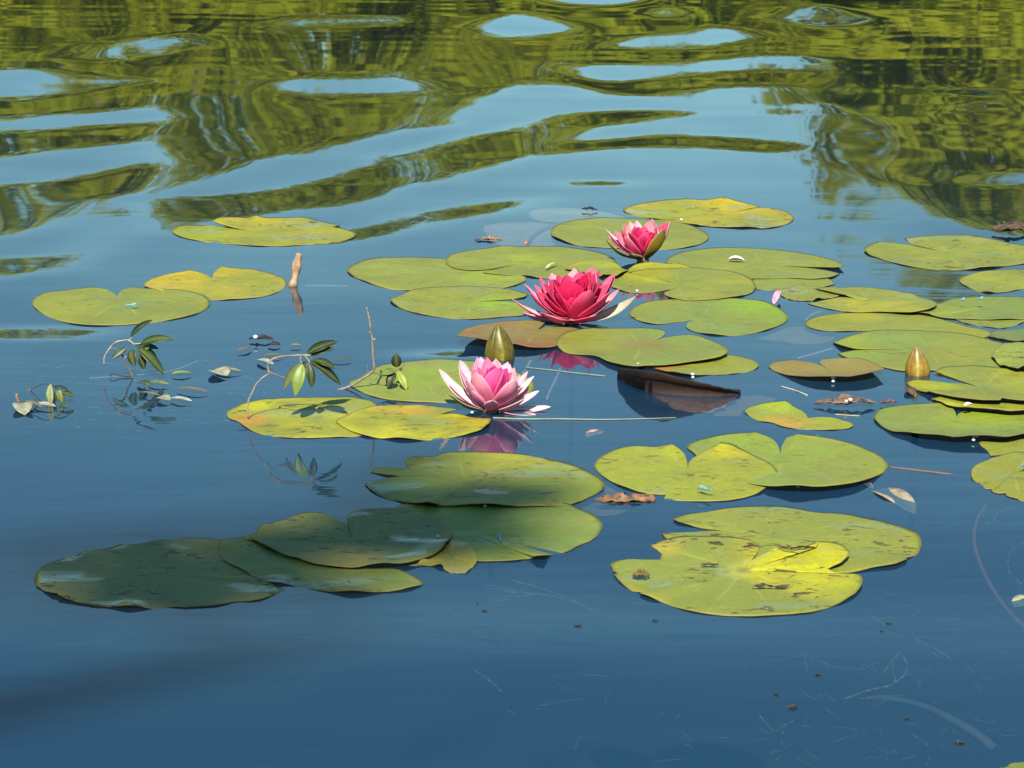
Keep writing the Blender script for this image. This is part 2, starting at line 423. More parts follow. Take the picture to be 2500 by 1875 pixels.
def water_h(x, y):
    fx = (x - GX[0]) / 0.04; fy = (y - GY[0]) / 0.0125
    if fx < 0 or fy < 0 or fx >= nx - 1 or fy >= ny - 1: return 0.0
    a, b_ = int(fy), int(fx); s, t = fy - a, fx - b_
    return float(HT[a, b_] * (1 - s) * (1 - t) + HT[a + 1, b_] * s * (1 - t) + HT[a, b_ + 1] * (1 - s) * t + HT[a + 1, b_ + 1] * s * t)
def grid_mesh(name, X, Y, Zv):
    r, c = X.shape
    v = np.stack([X, Y, Zv], -1).reshape(-1, 3).astype(np.float32)
    idx = np.arange(r * c).reshape(r, c)
    q = np.stack([idx[:-1, :-1], idx[:-1, 1:], idx[1:, 1:], idx[1:, :-1]], -1).reshape(-1, 4)
    me = bpy.data.meshes.new(name)
    me.vertices.add(len(v)); me.vertices.foreach_set('co', v.ravel())
    me.loops.add(q.size); me.loops.foreach_set('vertex_index', q.ravel().astype(np.int32))
    me.polygons.add(len(q)); me.polygons.foreach_set('loop_start', np.arange(0, q.size, 4, dtype=np.int32))
    me.update(calc_edges=True); return me
tag(link('water', grid_mesh('water', WX, WY, WH), None, [M['water']]), kind='structure')

# ------------------------------------------------------------------ ground: pond basin and banks in one sheet
gx = np.concatenate([-np.geomspace(30, 600, 24)[::-1], np.linspace(-29, 29, 60), np.geomspace(30, 600, 24)])
gy = np.concatenate([-np.geomspace(6.5, 500, 20)[::-1], np.linspace(-6, 56, 80), np.geomspace(57, 900, 24)])
GXX, GYY = np.meshgrid(gx, gy)
rr = np.sqrt((GXX / 34.0) ** 2 + ((GYY - 21.5) / 24.0) ** 2)
bz = np.where(rr < 1, -1.7 * np.clip((1 - rr) / 0.08, 0, 1) ** 0.7, 0.45 * np.clip((rr - 1) / 0.05, 0, 1) + 0.4 * np.clip((rr - 1.05) / 0.5, 0, 1))
bz = bz + 0.05 * np.sin(GXX * 1.3) * np.cos(GYY * 1.1)
tag(link('ground', grid_mesh('ground', GXX, GYY, bz), None, [M['ground']]), kind='structure')

# ------------------------------------------------------------------ trees
def leaf_cloud(name, clumps, nleaf, size, seed, squash=0.8):
    r = np.random.RandomState(seed)
    w = np.array([c[3] ** 2 for c in clumps]); w = w / w.sum()
    ci = r.choice(len(clumps), nleaf, p=w)
    d = r.normal(size=(nleaf, 3)); d /= np.linalg.norm(d, axis=1)[:, None]
    rad = r.uniform(0, 1, nleaf) ** 0.22 * (1 + 0.10 * r.normal(size=nleaf))
    C = np.array([c[:3] for c in clumps])[ci]; Rr = np.array([c[3] for c in clumps])[ci]
    P = C + d * (rad * Rr)[:, None] * np.array([1, 1, squash])
    ok = P[:, 2] > 0.05; P = P[ok]; d = d[ok]; nleaf = len(P)
    nrm = d * 0.7 + r.normal(size=(nleaf, 3)) * 0.45 + np.array([0, 0, 0.2]) + np.array(SUN) * 0.8      # leaves turn to the sun; nrm /= np.linalg.norm(nrm, axis=1)[:, None]
    t = np.cross(nrm, r.normal(size=(nleaf, 3))); t /= np.linalg.norm(t, axis=1)[:, None]; b = np.cross(nrm, t)
    s = size * r.uniform(0.6, 1.35, nleaf)[:, None]
    V = np.stack([P - t * s, P + b * s * 0.5 + nrm * s * 0.15, P + t * s, P - b * s * 0.5 + nrm * s * 0.15], 1).reshape(-1, 3).astype(np.float32)
    me = bpy.data.meshes.new(name); me.vertices.add(len(V)); me.vertices.foreach_set('co', V.ravel())
    me.loops.add(len(V)); me.loops.foreach_set('vertex_index', np.arange(len(V), dtype=np.int32))
    me.polygons.add(nleaf); me.polygons.foreach_set('loop_start', np.arange(0, len(V), 4, dtype=np.int32))
    me.update(calc_edges=True); return me

def tube(pts, radii, seg=8, cap=True):
    V, F = [], []; n = len(pts)
    P = [Vector(p) for p in pts]; ref = Vector((0.3, 0.2, 1)).normalized()
    for i in range(n):
        d = (P[min(i + 1, n - 1)] - P[max(i - 1, 0)])
        d = d.normalized() if d.length > 1e-9 else Vector((0, 0, 1))
        a = d.cross(ref)
        if a.length < 0.05: a = d.cross(Vector((1, 0, 0)))
        a.normalize(); b = d.cross(a)
        for k in range(seg):
            t = 2 * math.pi * k / seg
            V.append(P[i] + (a * math.cos(t) + b * math.sin(t)) * radii[i])
    for i in range(n - 1):
        for k in range(seg):
            k2 = (k + 1) % seg
            F.append((i * seg + k, i * seg + k2, (i + 1) * seg + k2, (i + 1) * seg + k))
    if cap:
        F.append(tuple(range(seg))[::-1]); F.append(tuple((n - 1) * seg + k for k in range(seg)))
    return V, F

def tree_variant(seed):
    r = random.Random(seed); H0 = 6.0
    V, F = tube([(0, 0, -0.3), (r.uniform(-.1, .1), .05, 1.2), (r.uniform(-.2, .2), 0, 2.6), (r.uniform(-.3, .3), 0, 4.4)], [0.22, 0.17, 0.13, 0.05], 8)
    cl = []
    for k in range(9):
        a = k * 2.4 + r.uniform(-.4, .4); zz = r.uniform(0.9, 4.6); q = r.uniform(0.9, 1.9) * (1.15 - 0.12 * zz)
        e = Vector((math.cos(a) * q, math.sin(a) * q, zz + 0.3))
        v, f = tube([(0, 0, max(0.6, zz - 0.8)), e * 0.55 + Vector((0, 0, zz * 0.4)), e], [0.07, 0.05, 0.02], 5)
        o = len(V); V += v; F += [tuple(i + o for i in x) for x in f]
        cl.append((e.x, e.y, e.z, r.uniform(0.75, 1.15)))
    for k in range(7):
        a = r.uniform(0, 6.28); cl.append((math.cos(a) * r.uniform(.3, 1.8), math.sin(a) * r.uniform(.3, 1.8), r.uniform(0.3, 2.2), r.uniform(0.8, 1.2)))
    cl.append((0, 0, 5.2, 0.8)); cl.append((r.uniform(-.6, .6), 0, 4.5, 1.1))
    return mesh('trunk', V, F), leaf_cloud('crown', cl, 7500, 0.12, seed), H0
TV = [tree_variant(100 + i) for i in range(4)]
for me, cr, _ in TV: pass
def place_tree(x, y, h, vi, rz, label, group, wide=1.0):
    t, c, H0 = TV[vi]
    root = empty('broadleaf_tree', (x, y, 0.35), rz)
    s = h / H0
    for nm, me, mt in (('trunk', t, M['bark']), ('crown', c, M['tree_leaf'])):
        o = link(nm, me, root, [mt], smooth=(nm == 'trunk')); o.scale = (s * wide, s * wide, s)
    tag(root, label, 'tree', group); return root
TL = 'sunlit yellow-green broadleaf tree on the far bank, mirrored in the ripples at the top'
TG = 'trees along the far bank'
for i, (a, h, vi) in enumerate(TREES):
    yy = FAR_Y + 1.5 * math.sin(i * 2.1) - abs(a) * 0.12
    place_tree(yy * math.tan(R(a)), yy, h, vi, i * 1.3, TL, TG, 1.0)
for i, a in enumerate(np.arange(-36, 37, 3.4)):
    h = float(np.interp(a, [t[0] for t in TREES], [t[1] for t in TREES])) * (0.86 + 0.08 * math.sin(i * 1.9)); yy = FAR_Y + 4.5 + math.sin(i * 1.1)
    place_tree(yy * math.tan(R(a + 1.2)), yy, h, (i + 2) % 4, i * 2.3, TL, TG, 1.05)
for i, a in enumerate(np.arange(-36, 37, 2.3)):
    yy = FAR_Y - 2.3 + 0.5 * math.sin(i * 1.7) - abs(a) * 0.12
    o = place_tree(yy * math.tan(R(a + 0.6 * math.sin(i))), yy, 3.9 + 0.9 * math.sin(i * 2.3) + (0.8 if a > 8 else 0), (i + 1) % 4, i * 1.9, 'low yellow-green shrub at the foot of the far bank trees', 'shrubs along the far bank', 1.75)
    o.name = 'bank_shrub'; o['category'] = 'shrub'
# the tree behind the photographer whose shade lies over the near left pads
rt = random.Random(3)
root = empty('shade_tree', (-3.6, -4.2, 0.3))
V, F = tube([(0, 0, -0.4), (0.1, 0.1, 1.6), (0.3, 0.3, 3.6), (0.7, 0.6, 5.4)], [0.24, 0.2, 0.16, 0.08], 10)
cl = []
for k, (cx, cy, cz, cr) in enumerate([(-1.2, -1.0, 5.6, 1.0), (-0.7, -1.5, 6.2, 0.9), (-1.9, -0.8, 6.3, 1.0), (-0.6, -2.0, 5.6, 0.85), (-2.2, -1.2, 5.4, 1.1), (-1.2, -2.1, 6.0, 1.2), (-1.4, -1.6, 7.0, 0.9), (2.5, -0.2, 5.9, 0.5), (2.85, 0.0, 5.95, 0.4)]):
    v, f = tube([(0.25, 0.25, 3.0 + 0.2 * k), (cx * 0.6 + 0.1, cy * 0.6 + 0.1, cz - 0.9), (cx, cy, cz)], [0.09, 0.06, 0.02], 6)
    o = len(V); V += v; F += [tuple(i + o for i in x) for x in f]
    if k < 7: cl.append((cx, cy, cz, cr))
link('trunk', mesh('shade_tree_trunk', V, F), root, [M['bark']])
link('crown', leaf_cloud('shade_tree_crown', cl, 5000, 0.10, 77), root, [M['tree_leaf']], smooth=False)
sh = [(X_ + SUN.x / SUN.z * 6.3 + 3.6, Y_ + SUN.y / SUN.z * 6.3 + 4.2, 6.0 + rt.uniform(-.04, .04), r_) for X_, Y_, r_ in ((-.44, 1.93, .12), (-.34, 1.94, .13), (-.25, 1.95, .12), (-.17, 1.97, .09), (-.19, 2.08, .09), (-.11, 2.09, .09), (-.02, 2.10, .07), (-.10, 2.24, .07), (.0, 2.2, .06))]  # unseen leaf clumps shaped to throw shade onto just these pads
link('low_branch', leaf_cloud('shade_tree_branch', sh, 112, 0.05, 78), root, [M['tree_leaf']], smooth=False)
tag(root, 'tall leafy tree on the near bank that shades the lower left pads', 'tree')

# ------------------------------------------------------------------ lily pads
G1 = (0.200, 0.225, 0.050); G2 = (0.168, 0.222, 0.056); G3 = (0.12, 0.16, 0.04); YG = (0.250, 0.250, 0.030)
YL = (0.46, 0.33, 0.012); BR = (0.25, 0.095, 0.06); OL = (0.24, 0.20, 0.05); DK = (0.155, 0.175, 0.085); RB = (0.13, 0.045, 0.012)  # DK: part of the tree's shade is put into the pad colour
PG = 'lily pads on the pond'
PADS = []; LAID = []
def pad(*a, **k): PADS.append((a, k))
def lay_pads():
    for a, k in sorted(PADS, key=lambda q: (q[0][3] if len(q[0]) > 3 else 0)): lay_pad(*a, **k)
def support(xs, ys):
    """height a pad must keep to lie on the pads below it"""
    z = np.full(xs.shape, 0.0007)
    for poly, zt, (x0, x1, y0, y1) in LAID:
        if xs.max() < x0 or xs.min() > x1 or ys.max() < y0 or ys.min() > y1: continue
        z = np.where(in_poly(poly, xs, ys), np.maximum(z, zt + 0.0016), z)
    return z
def lay_pad(label, segs, cen, lvl=0, base=G1, alt=None, wear=0.5, blobs=(), z0=None, N=132, und=0.00035, lift_pow=2.2, name='lily_pad', group=PG, cat='lily pad', droop=0.0):
    """outline measured in the photo (zoom name, points with optional height in mm), laid on the water at its own place"""
    rng = random.Random(sum(ord(c) for c in label))
    zb = (0.0014 + 0.0017 * lvl) if z0 is None else z0
    pts = []
    for zn, L in segs:
        for p in L:
            u, v = px(zn, p); pts.append((u, v, p[2] if len(p) > 2 else 0.0))
    pts = catmull(pts, N); N = len(pts)
    cu, cv = px(*cen); C = ground(cu, cv, zb)
    out = []
    for q in pts:
        w = ground(q[0], q[1], zb + q[2] * 0.001); k_ = len(out) * 132.0 / N
        e = 1 + 0.006 * (0.4 + wear) * mnoise.noise(Vector((k_ * 0.55, len(label), 1))) - 0.045 * max(0.0, wear - 0.25) * sstep(0.38, 0.6, mnoise.noise(Vector((k_ * 0.33, len(label) * 3.1, 7))))
        out.append((C.x + (w.x - C.x) * e, C.y + (w.y - C.y) * e, q[2] * 0.001))
    if z0 is None:      # rest on the water, or on whatever pads lie below
        RR = np.array([0.10, 0.24, 0.38, 0.52, 0.66, 0.78, 0.88, 0.95, 1.0])[:, None]
        OX = np.array([o[0] for o in out])[None, :]; OY = np.array([o[1] for o in out])[None, :]
        SX = C.x + (OX - C.x) * RR; SY = C.y + (OY - C.y) * RR
        SZ = support(SX, SY)
        for _ in range(3): SZ = np.maximum.reduce([SZ, np.roll(SZ, 1, 1), np.roll(SZ, -1, 1)])
        for _ in range(2): SZ = np.maximum.reduce([SZ, np.vstack([SZ[1:], SZ[-1:]])])
        raw = SZ.copy()
        for _ in range(10):
            SZ = (SZ * 2 + np.roll(SZ, 1, 1) + np.roll(SZ, -1, 1)) / 4
            SZ = (SZ * 2 + np.vstack([SZ[:1], SZ[:-1]]) + np.vstack([SZ[1:], SZ[-1:]])) / 4
        SZ = np.maximum(SZ, raw * 0.85)
        LAID.append(([(o[0], o[1]) for o in out], zb, (OX.min(), OX.max(), OY.min(), OY.max())))
        LAID[-1] = (LAID[-1][0], float(SZ.max()), LAID[-1][2])
    else: SZ = np.full((9, N), z0)
    if z0 is None:
        for _ in range(1 + int(4 * wear)):
            kc = rng.randrange(N); hw = rng.uniform(3, 8) * N / 132; hl = rng.uniform(0.0008, 0.0026) * (0.4 + wear)
            for k in range(N):
                dk = min(abs(k - kc), N - abs(k - kc)) / hw
                if dk < 1: out[k] = (out[k][0], out[k][1], out[k][2] + hl * (1 - dk * dk) ** 2)
    alt = alt or cmix(base, YG, 0.5)
    rings = [0.0, 0.10, 0.24, 0.38, 0.52, 0.66, 0.78, 0.88, 0.95, 1.0]
    ph = rng.uniform(0, 99)
    V, CC, RD, VN, WR = [], [], [], [], []
    bl = [(ground(*px(zn, (x, y)), zb), rr_ * 0.001, c, s) for zn, x, y, rr_, c, s in blobs]
    nv = rng.choice([22, 24, 26])
    sd = Vector((ph, ph * 0.7, 0))
    for r_ in rings[1:]:
        for k, o in enumerate(out):
            x = C.x + (o[0] - C.x) * r_; y = C.y + (o[1] - C.y) * r_
            a = 2 * math.pi * k / N
            un = (und + 0.0004 * max(0.0, wear - 0.4)) * (math.sin(a * 5 + ph) + 0.7 * math.sin(a * 9 + ph * 2) + 0.4 * math.sin(a * 17 + ph * 3)) * r_ ** 4
            z = SZ[rings.index(r_) - 1, k] + o[2] * r_ ** lift_pow + un + water_h(x, y) * (1 if zb > 0 else 0) - droop * (1 - r_)
            V.append((x - C.x, y - C.y, z - zb))
            n1 = mnoise.noise(Vector((x * 9, y * 9, 0)) + sd); n2 = mnoise.noise(Vector((x * 30, y * 30, 3)) + sd)
            c = cmix(base, alt, 0.45 + 1.3 * n1 + 0.6 * n2); q_ = 1 + 0.16 * n1 + 0.10 * n2; c = (c[0] * q_, c[1] * q_, c[2] * q_)
            c = cmix(c, (0.36, 0.30, 0.03), 0.45 * sstep(0.80, 1.0, r_) * sstep(0.05, 0.45, mnoise.noise(Vector((x * 22, y * 22, 5)) + sd)))
            c = cmix(c, G2, 0.35 * sstep(0.35, 0.0, r_))
            for B, rr_, bc, s in bl:
                d = math.hypot(x - B.x, (y - B.y) * 0.75) / rr_
                d *= 1 + 0.35 * n2 + 0.3 * n1
                c = cmix(c, bc, s * sstep(1.15, 0.45, d))
            WR[-1:] = [max(WR[-1], 0.3)] if WR else []; CC.append((c[0] * 0.79, c[1] * 0.80, c[2] * 0.54)); RD.append(r_); WR.append(wear)
            ang_ = math.atan2(y - C.y, x - C.x)
            VN.append(max(0.0, math.cos(ang_ * nv / 2 + 0.25 * mnoise.noise(Vector((x * 14, y * 14, 9))))) ** 2 * sstep(1.0, 0.6, r_) if True else 0)
    nr = len(rings) - 1
    V.append((0, 0, float(SZ[0].mean()) - zb + water_h(C.x, C.y) * (1 if zb > 0 else 0) - droop)); ci = len(V) - 1; CC.append(tuple(q * 0.66 for q in cmix(base, G2, 0.4))); RD.append(0); VN.append(0); WR.append(wear)
    nt_ = len(V)
    for i in range(nt_):     # lower skin
        v = V[i]; V.append((v[0] * 0.997, v[1] * 0.997, v[2] - 0.0007)); CC.append(CC[i]); RD.append(RD[i]); VN.append(0); WR.append(0)
    F, MI = [], []
    for k in range(N):
        k2 = (k + 1) % N
        F.append((ci, k, k2)); MI.append(0); F.append((ci + nt_, k2 + nt_, k + nt_)); MI.append(1)
        for j in range(nr - 1):
            a, b_, c_, d_ = j * N + k, j * N + k2, (j + 1) * N + k2, (j + 1) * N + k
            F.append((a, d_, c_, b_)); MI.append(0)
            F.append((a + nt_, b_ + nt_, c_ + nt_, d_ + nt_)); MI.append(1)
        a, b_ = (nr - 1) * N + k, (nr - 1) * N + k2
        F.append((a, a + nt_, b_ + nt_, b_)); MI.append(1)
    me = mesh(name, V, F, MI, CC, {'rad': RD, 'vein': VN, 'wear': WR})
    bm = bmesh.new(); bm.from_mesh(me); bmesh.ops.recalc_face_normals(bm, faces=bm.faces); bm.to_mesh(me); bm.free()
    o = link(name, me, None, [M['pad'], M['under']]); o.location = C
    # make sure the upper skin faces up
    up_ = sum(p.normal.z for p in me.polygons if p.material_index == 0)
    if up_ < 0: me.flip_normals()
    tag(o, label, cat, group); return o

pad('green notched pad at far left, in front of the yellowing pad', [('Z3', [(733, 690), (745, 662), (785, 638), (830, 628), (900, 640), (1000, 648), (1150, 660), (1260, 690), (1308, 722), (1295, 757), (1240, 790), (1130, 820), (980, 845), (800, 860), (620, 865), (450, 850), (330, 818), (240, 775), (200, 735), (215, 700), (290, 665), (400, 645), (500, 635), (565, 630), (640, 640), (700, 662)])], ('Z3', (735, 712)), 1, G1, wear=0.35, und=0.0004)
pad('yellowing heart-shaped pad beside the tan stub of wood', [('Z3', [(1322, 578), (1335, 545), (1385, 513, 3), (1450, 525), (1560, 525), (1680, 550), (1760, 585), (1788, 620), (1750, 665), (1640, 700), (1480, 715), (1330, 718), (1200, 700), (1050, 680), (940, 650), (895, 622, 2), (930, 590, 5), (1040, 558, 5), (1175, 530, 6), (1250, 545, 3), (1305, 568)])], ('Z3', (1335, 598)), 0, YG, cmix(YG, YL, 0.3), 0.5, [('Z3', 1000, 615, 75, YL, 1.0), ('Z3', 1170, 560, 50, YL, .6), ('Z3', 1400, 535, 45, YL, .7)], und=0.0004)
pad('far lone yellow-green pad upper left with a curled-up back edge', [('R1', [(1040, 985), (980, 972, 3), (915, 955, 8), (960, 940, 7), (1020, 938, 5), (1060, 945, 3), (1110, 932, 7), (1150, 940, 4), (1270, 940, 4), (1400, 955, 1), (1470, 972), (1440, 980), (1490, 990), (1540, 1010), (1525, 1030), (1470, 1045), (1350, 1055), (1150, 1060), (1000, 1050), (850, 1035), (770, 1018), (742, 998), (770, 976), (860, 968), (960, 976), (1010, 983)])], ('R1', (1120, 1000)), 0, YG, cmix(YG, YL, .25), 0.8, [('R1', 950, 955, 45, YL, 1), ('R1', 1180, 945, 60, YL, .5), ('R1', 860, 1010, 70, (0.26, 0.30, 0.012), .8)])
pad('farthest pad, yellow with a torn back lobe, behind the smallest flower', [('Z5', [(150, 122), (200, 98), (280, 80, 3), (400, 65, 5), (480, 60, 6), (560, 68, 4), (700, 72, 6), (800, 85, 4), (855, 97, 3), (790, 105), (735, 120), (770, 117), (860, 108), (900, 108), (990, 125), (1030, 152), (1010, 180), (930, 205), (860, 213), (820, 209), (760, 210), (600, 205), (450, 190), (300, 165), (200, 148)])], ('Z5', (640, 142)), 1, YG, cmix(YG, YL, .4), 0.8, [('Z5', 740, 95, 90, YL, .9), ('Z5', 200, 115, 60, YL, .7), ('Z5', 400, 150, 90, (0.28, 0.30, 0.01), .7), ('Z5', 560, 165, 60, YL, .4)])
pad('round pad directly behind the smallest flower', [('Z4', [(1388, 300), (1420, 255), (1500, 225), (1650, 208), (1850, 205), (2050, 215)]), ('Z5', [(400, 180), (500, 205), (570, 235), (592, 270), (560, 297), (480, 318), (380, 330)]), ('Z4', [(1900, 395), (1700, 390), (1600, 384), (1530, 372), (1450, 345), (1400, 322)])], ('Z4', (1850, 315)), 0, G1, wear=0.35)
pad('pad with an overlapping rounded lobe, just left of the smallest flower', [('Z4', [(735, 475), (780, 437), (850, 415), (1000, 390), (1200, 378), (1400, 378), (1600, 395), (1750, 430), (1800, 470), (1780, 515), (1650, 553), (1450, 573), (1300, 572), (1250, 563), (1100, 562), (965, 547), (1080, 520), (1180, 492), (1000, 527), (880, 533), (790, 520)])], ('Z4', (1235, 478)), 1, G1, wear=0.3, blobs=[('Z4', 1250, 458, 40, (0.27, 0.33, 0.012), .9)])
pad('wide pad at the left end of the cluster between the two upper flowers', [('Z4', [(120, 540), (150, 507), (240, 475), (420, 460), (650, 460), (850, 478), (1000, 505), (1150, 550), (1240, 590), (1200, 615), (1110, 640), (900, 642), (700, 650), (500, 665), (400, 660), (330, 645), (230, 610), (150, 575)])], ('Z4', (850, 555)), 0, G1, wear=0.25, blobs=[('Z4', 1000, 570, 60, (0.26, 0.34, 0.02), .7)])
pad('pad left of the deep pink flower with a slit on its right', [('Z4', [(390, 722), (440, 690), (560, 655), (750, 635), (950, 632), (1150, 650), (1250, 676), (1230, 695), (1100, 710), (1000, 716), (935, 724), (1080, 722), (1200, 735), (1280, 770), (1250, 800), (1100, 815), (900, 828), (700, 818), (520, 790), (420, 752)])], ('Z4', (880, 728)), 1, YG, G1, 0.4, blobs=[('Z4', 1050, 735, 50, (0.24, 0.34, 0.015), .8)])
pad('bronze brown pad raised on its left, under the deep pink flower', [('Z4', [(800, 932, 13), (850, 890, 11), (950, 860, 8), (1100, 845, 5), (1250, 840, 3), (1370, 835, 2), (1340, 870), (1290, 908), (1370, 882), (1550, 885), (1600, 905), (1500, 960), (1400, 1000, 3), (1280, 1006, 5), (1150, 982, 8), (1000, 958, 12), (900, 935, 13), (845, 932, 14)])], ('Z4', (1290, 918)), 1, BR, (0.20, 0.13, 0.065), 0.15, und=0.0003, lift_pow=1.5)
pad('broad pad in front of the deep pink flower with a notch at upper right', [('Z4', [(1425, 978), (1440, 940), (1500, 905), (1650, 880), (1850, 875), (2050, 880)]), ('Z5', [(355, 730), (367, 748), (340, 772), (285, 800), (335, 778), (430, 762), (500, 756), (600, 780), (675, 815, 3), (690, 850, 4), (650, 873, 4), (500, 900, 3), (350, 915, 3), (200, 918, 4), (80, 895, 4), (0, 865, 2)]), ('Z4', [(1480, 1030), (1435, 1002)])], ('Z5', (245, 812)), 2, G1, G2, 0.2, [('Z5', 0, 770, 55, (0.27, 0.23, 0.04), .5), ('Z5', 260, 805, 35, (0.2, 0.15, 0.05), .8)])
pad('narrow sliver of green pad tucked below the broad centre pad', [('Z5', [(305, 940), (380, 925), (500, 905), (600, 885), (690, 873), (780, 885), (840, 910), (848, 930), (800, 955), (700, 970), (580, 975), (450, 965, 5), (350, 952, 3)])], ('Z5', (600, 930)), 0, YG, G1, 0.3, [('Z5', 330, 938, 25, (0.5, 0.14, 0.03), .8)])
pad('long pad right of the smallest flower with a slit at its right tip', [('Z5', [(368, 388), (430, 345), (550, 320), (700, 312), (850, 315), (1000, 330), (1150, 350), (1250, 375, 3), (1290, 400, 5), (1240, 407, 4), (1150, 405, 2), (1050, 398), (945, 393), (1100, 412), (1200, 426), (1265, 441), (1230, 460), (1150, 474), (1000, 470), (850, 475), (700, 475), (560, 460), (450, 430)])], ('Z5', (860, 400)), 1, G1, wear=0.15)
pad('small olive pad lobe just below the smallest flower', [('Z5', [(178, 447), (190, 415), (230, 396, 6), (300, 390, 8), (400, 398, 6), (500, 425, 2), (450, 465), (300, 478)])], ('Z5', (330, 445)), 1, (0.30, 0.29, 0.018), YG, 0.2)
pad('pad right of the deep pink flower whose lobes open towards the front', [('Z4', [(1690, 600), (1720, 575), (1790, 545), (1870, 540)]), ('Z5', [(180, 452), (300, 435), (400, 430), (560, 425), (700, 440), (800, 470), (832, 505), (810, 540), (720, 565), (580, 580), (440, 580), (380, 562), (362, 545), (410, 522), (350, 530), (250, 541), (170, 537), (110, 518), (60, 505)])], ('Z5', (440, 503)), 2, G1, YG, 0.2, [('Z5', 250, 450, 50, (0.32, 0.3, 0.015), .7)])
pad('small pad peeping out between the deep pink flower and the smallest flower', [('Z4', [(1475, 522), (1520, 490), (1620, 470), (1700, 455), (1780, 480), (1870, 540), (1800, 575), (1700, 560), (1560, 535)])], ('Z4', (1660, 515)), 2, G1, (0.30, 0.30, 0.02), 0.4)
pad('oval pad in the middle of the right cluster, notch opening at lower left', [('Z5', [(180, 650), (210, 620), (300, 590), (450, 580), (600, 575), (750, 572), (860, 585), (950, 620), (1000, 665), (985, 695), (920, 725), (830, 750), (700, 765), (560, 755), (490, 735), (473, 715), (490, 697), (515, 683), (430, 696), (320, 708), (230, 690)])], ('Z5', (575, 672)), 1, G1, G2, 0.25, [('Z5', 860, 610, 70, (0.21, 0.33, 0.02), .8), ('Z5', 330, 595, 50, YG, .5)])
pad('pale flat pad half hidden below the long pad', [('Z5', [(810, 467), (900, 460), (1050, 456), (1200, 470), (1242, 500), (1150, 525), (950, 537), (835, 532)])], ('Z5', (1020, 495)), 0, (0.20, 0.25, 0.05), G1, 0.1)
pad('small speckled pad left of the pad with a dark raised edge', [('Z5', [(945, 535), (1000, 520), (1130, 513), (1250, 535), (1262, 552), (1200, 572), (1130, 582), (1030, 582), (975, 565)])], ('Z5', (1100, 550)), 1, (0.22, 0.25, 0.045), (0.24, 0.2, 0.05), 0.8)
pad('pad with a raised dark right edge in the upper right cluster', [('Z5', [(1140, 524), (1250, 508), (1400, 502), (1550, 515), (1680, 545, 5), (1768, 580, 9), (1740, 602, 9), (1650, 628, 5), (1500, 633, 1), (1330, 635), (1250, 625), (1150, 605), (1100, 592), (1200, 572), (1270, 558), (1345, 562), (1250, 546)])], ('Z5', (1420, 567)), 2, G1, wear=0.4, blobs=[('Z5', 1500, 615, 60, (0.38, 0.34, 0.01), .8), ('Z5', 1290, 590, 30, (0.4, 0.32, 0.02), .6)])
pad('pad at the right border with two blue damselflies on it', [('Z5', [(1655, 642), (1750, 600), (1820, 560), (1900, 545), (2050, 538), (2212, 545), (2350, 580), (2400, 620), (2250, 652), (2100, 661), (1900, 658), (1750, 650)])], ('Z5', (2000, 595)), 2, G2, G1, 0.3)
pad('thin strip of pad under the damselfly pad', [('Z5', [(1850, 662), (2000, 655), (2200, 660), (2230, 672), (2170, 697), (2100, 711), (2000, 702), (1900, 685)])], ('Z5', (2040, 680)), 0, G1, G2, 0.3)
pad('long narrow pad across the middle of the right cluster', [('Z5', [(1085, 700), (1110, 675), (1200, 655), (1350, 640), (1500, 635), (1650, 640), (1800, 665), (1930, 700), (2040, 725), (2047, 745), (2000, 757), (1850, 748), (1700, 750), (1500, 745), (1400, 734), (1300, 738), (1180, 736), (1110, 720)])], ('Z5', (1500, 697)), 1, YG, G1, 0.12, [('Z5', 1380, 650, 35, (0.36, 0.31, 0.01), .6)])
pad('largest pad of the right cluster, with a slit on its left, behind the golden bud', [('Z5', [(1228, 792), (1300, 760), (1400, 735), (1550, 725), (1750, 728), (1950, 745), (2100, 775), (2250, 810), (2330, 850), (2250, 890), (2100, 915), (1900, 928), (1750, 930), (1600, 935), (1480, 915), (1380, 890), (1300, 870), (1255, 848), (1330, 832), (1430, 825), (1520, 820), (1600, 815), (1480, 820), (1380, 822, 2), (1290, 810, 4)])], ('Z5', (1720, 815)), 2, G1, G2, 0.2, [('Z5', 1330, 840, 45, (0.22, 0.32, 0.03), .6), ('Z5', 1290, 780, 45, (0.3, 0.35, 0.02), .6), ('Z5', 1900, 830, 60, YG, .6)])
pad('pad in front of the golden bud, its lower edge dark and raised', [('Y2', [(950, 965), (1000, 942), (1150, 938), (1400, 955), (1600, 972), (1705, 1000), (1560, 948), (1400, 895), (1250, 852), (1350, 815), (1600, 800), (1900, 808), (2212, 830), (2500, 900), (2550, 1000), (2450, 1120), (2212, 1183, 2), (2080, 1172, 2), (1980, 1158, 3), (1955, 1183, 2), (1700, 1180, 2), (1450, 1145, 1), (1250, 1105, 1), (1080, 1055, 1), (1000, 1012)])], ('Y2', (1770, 1010)), 3, G1, YG, 0.25, [('Y2', 1150, 975, 35, (0.34, 0.33, 0.012), .8)])
pad('bright yellow pad strip squeezed between two green pads at right', [('Y3', [(945, 290), (1000, 276), (1200, 290), (1500, 300), (1800, 310), (2100, 330), (2350, 370), (2300, 430, 3), (2100, 440, 4), (1900, 450, 4), (1600, 432, 4), (1350, 418, 3), (1150, 395, 1), (1040, 352), (980, 325)])], ('Y3', (1700, 365)), 2, YG, (0.40, 0.38, 0.015), 0.2)
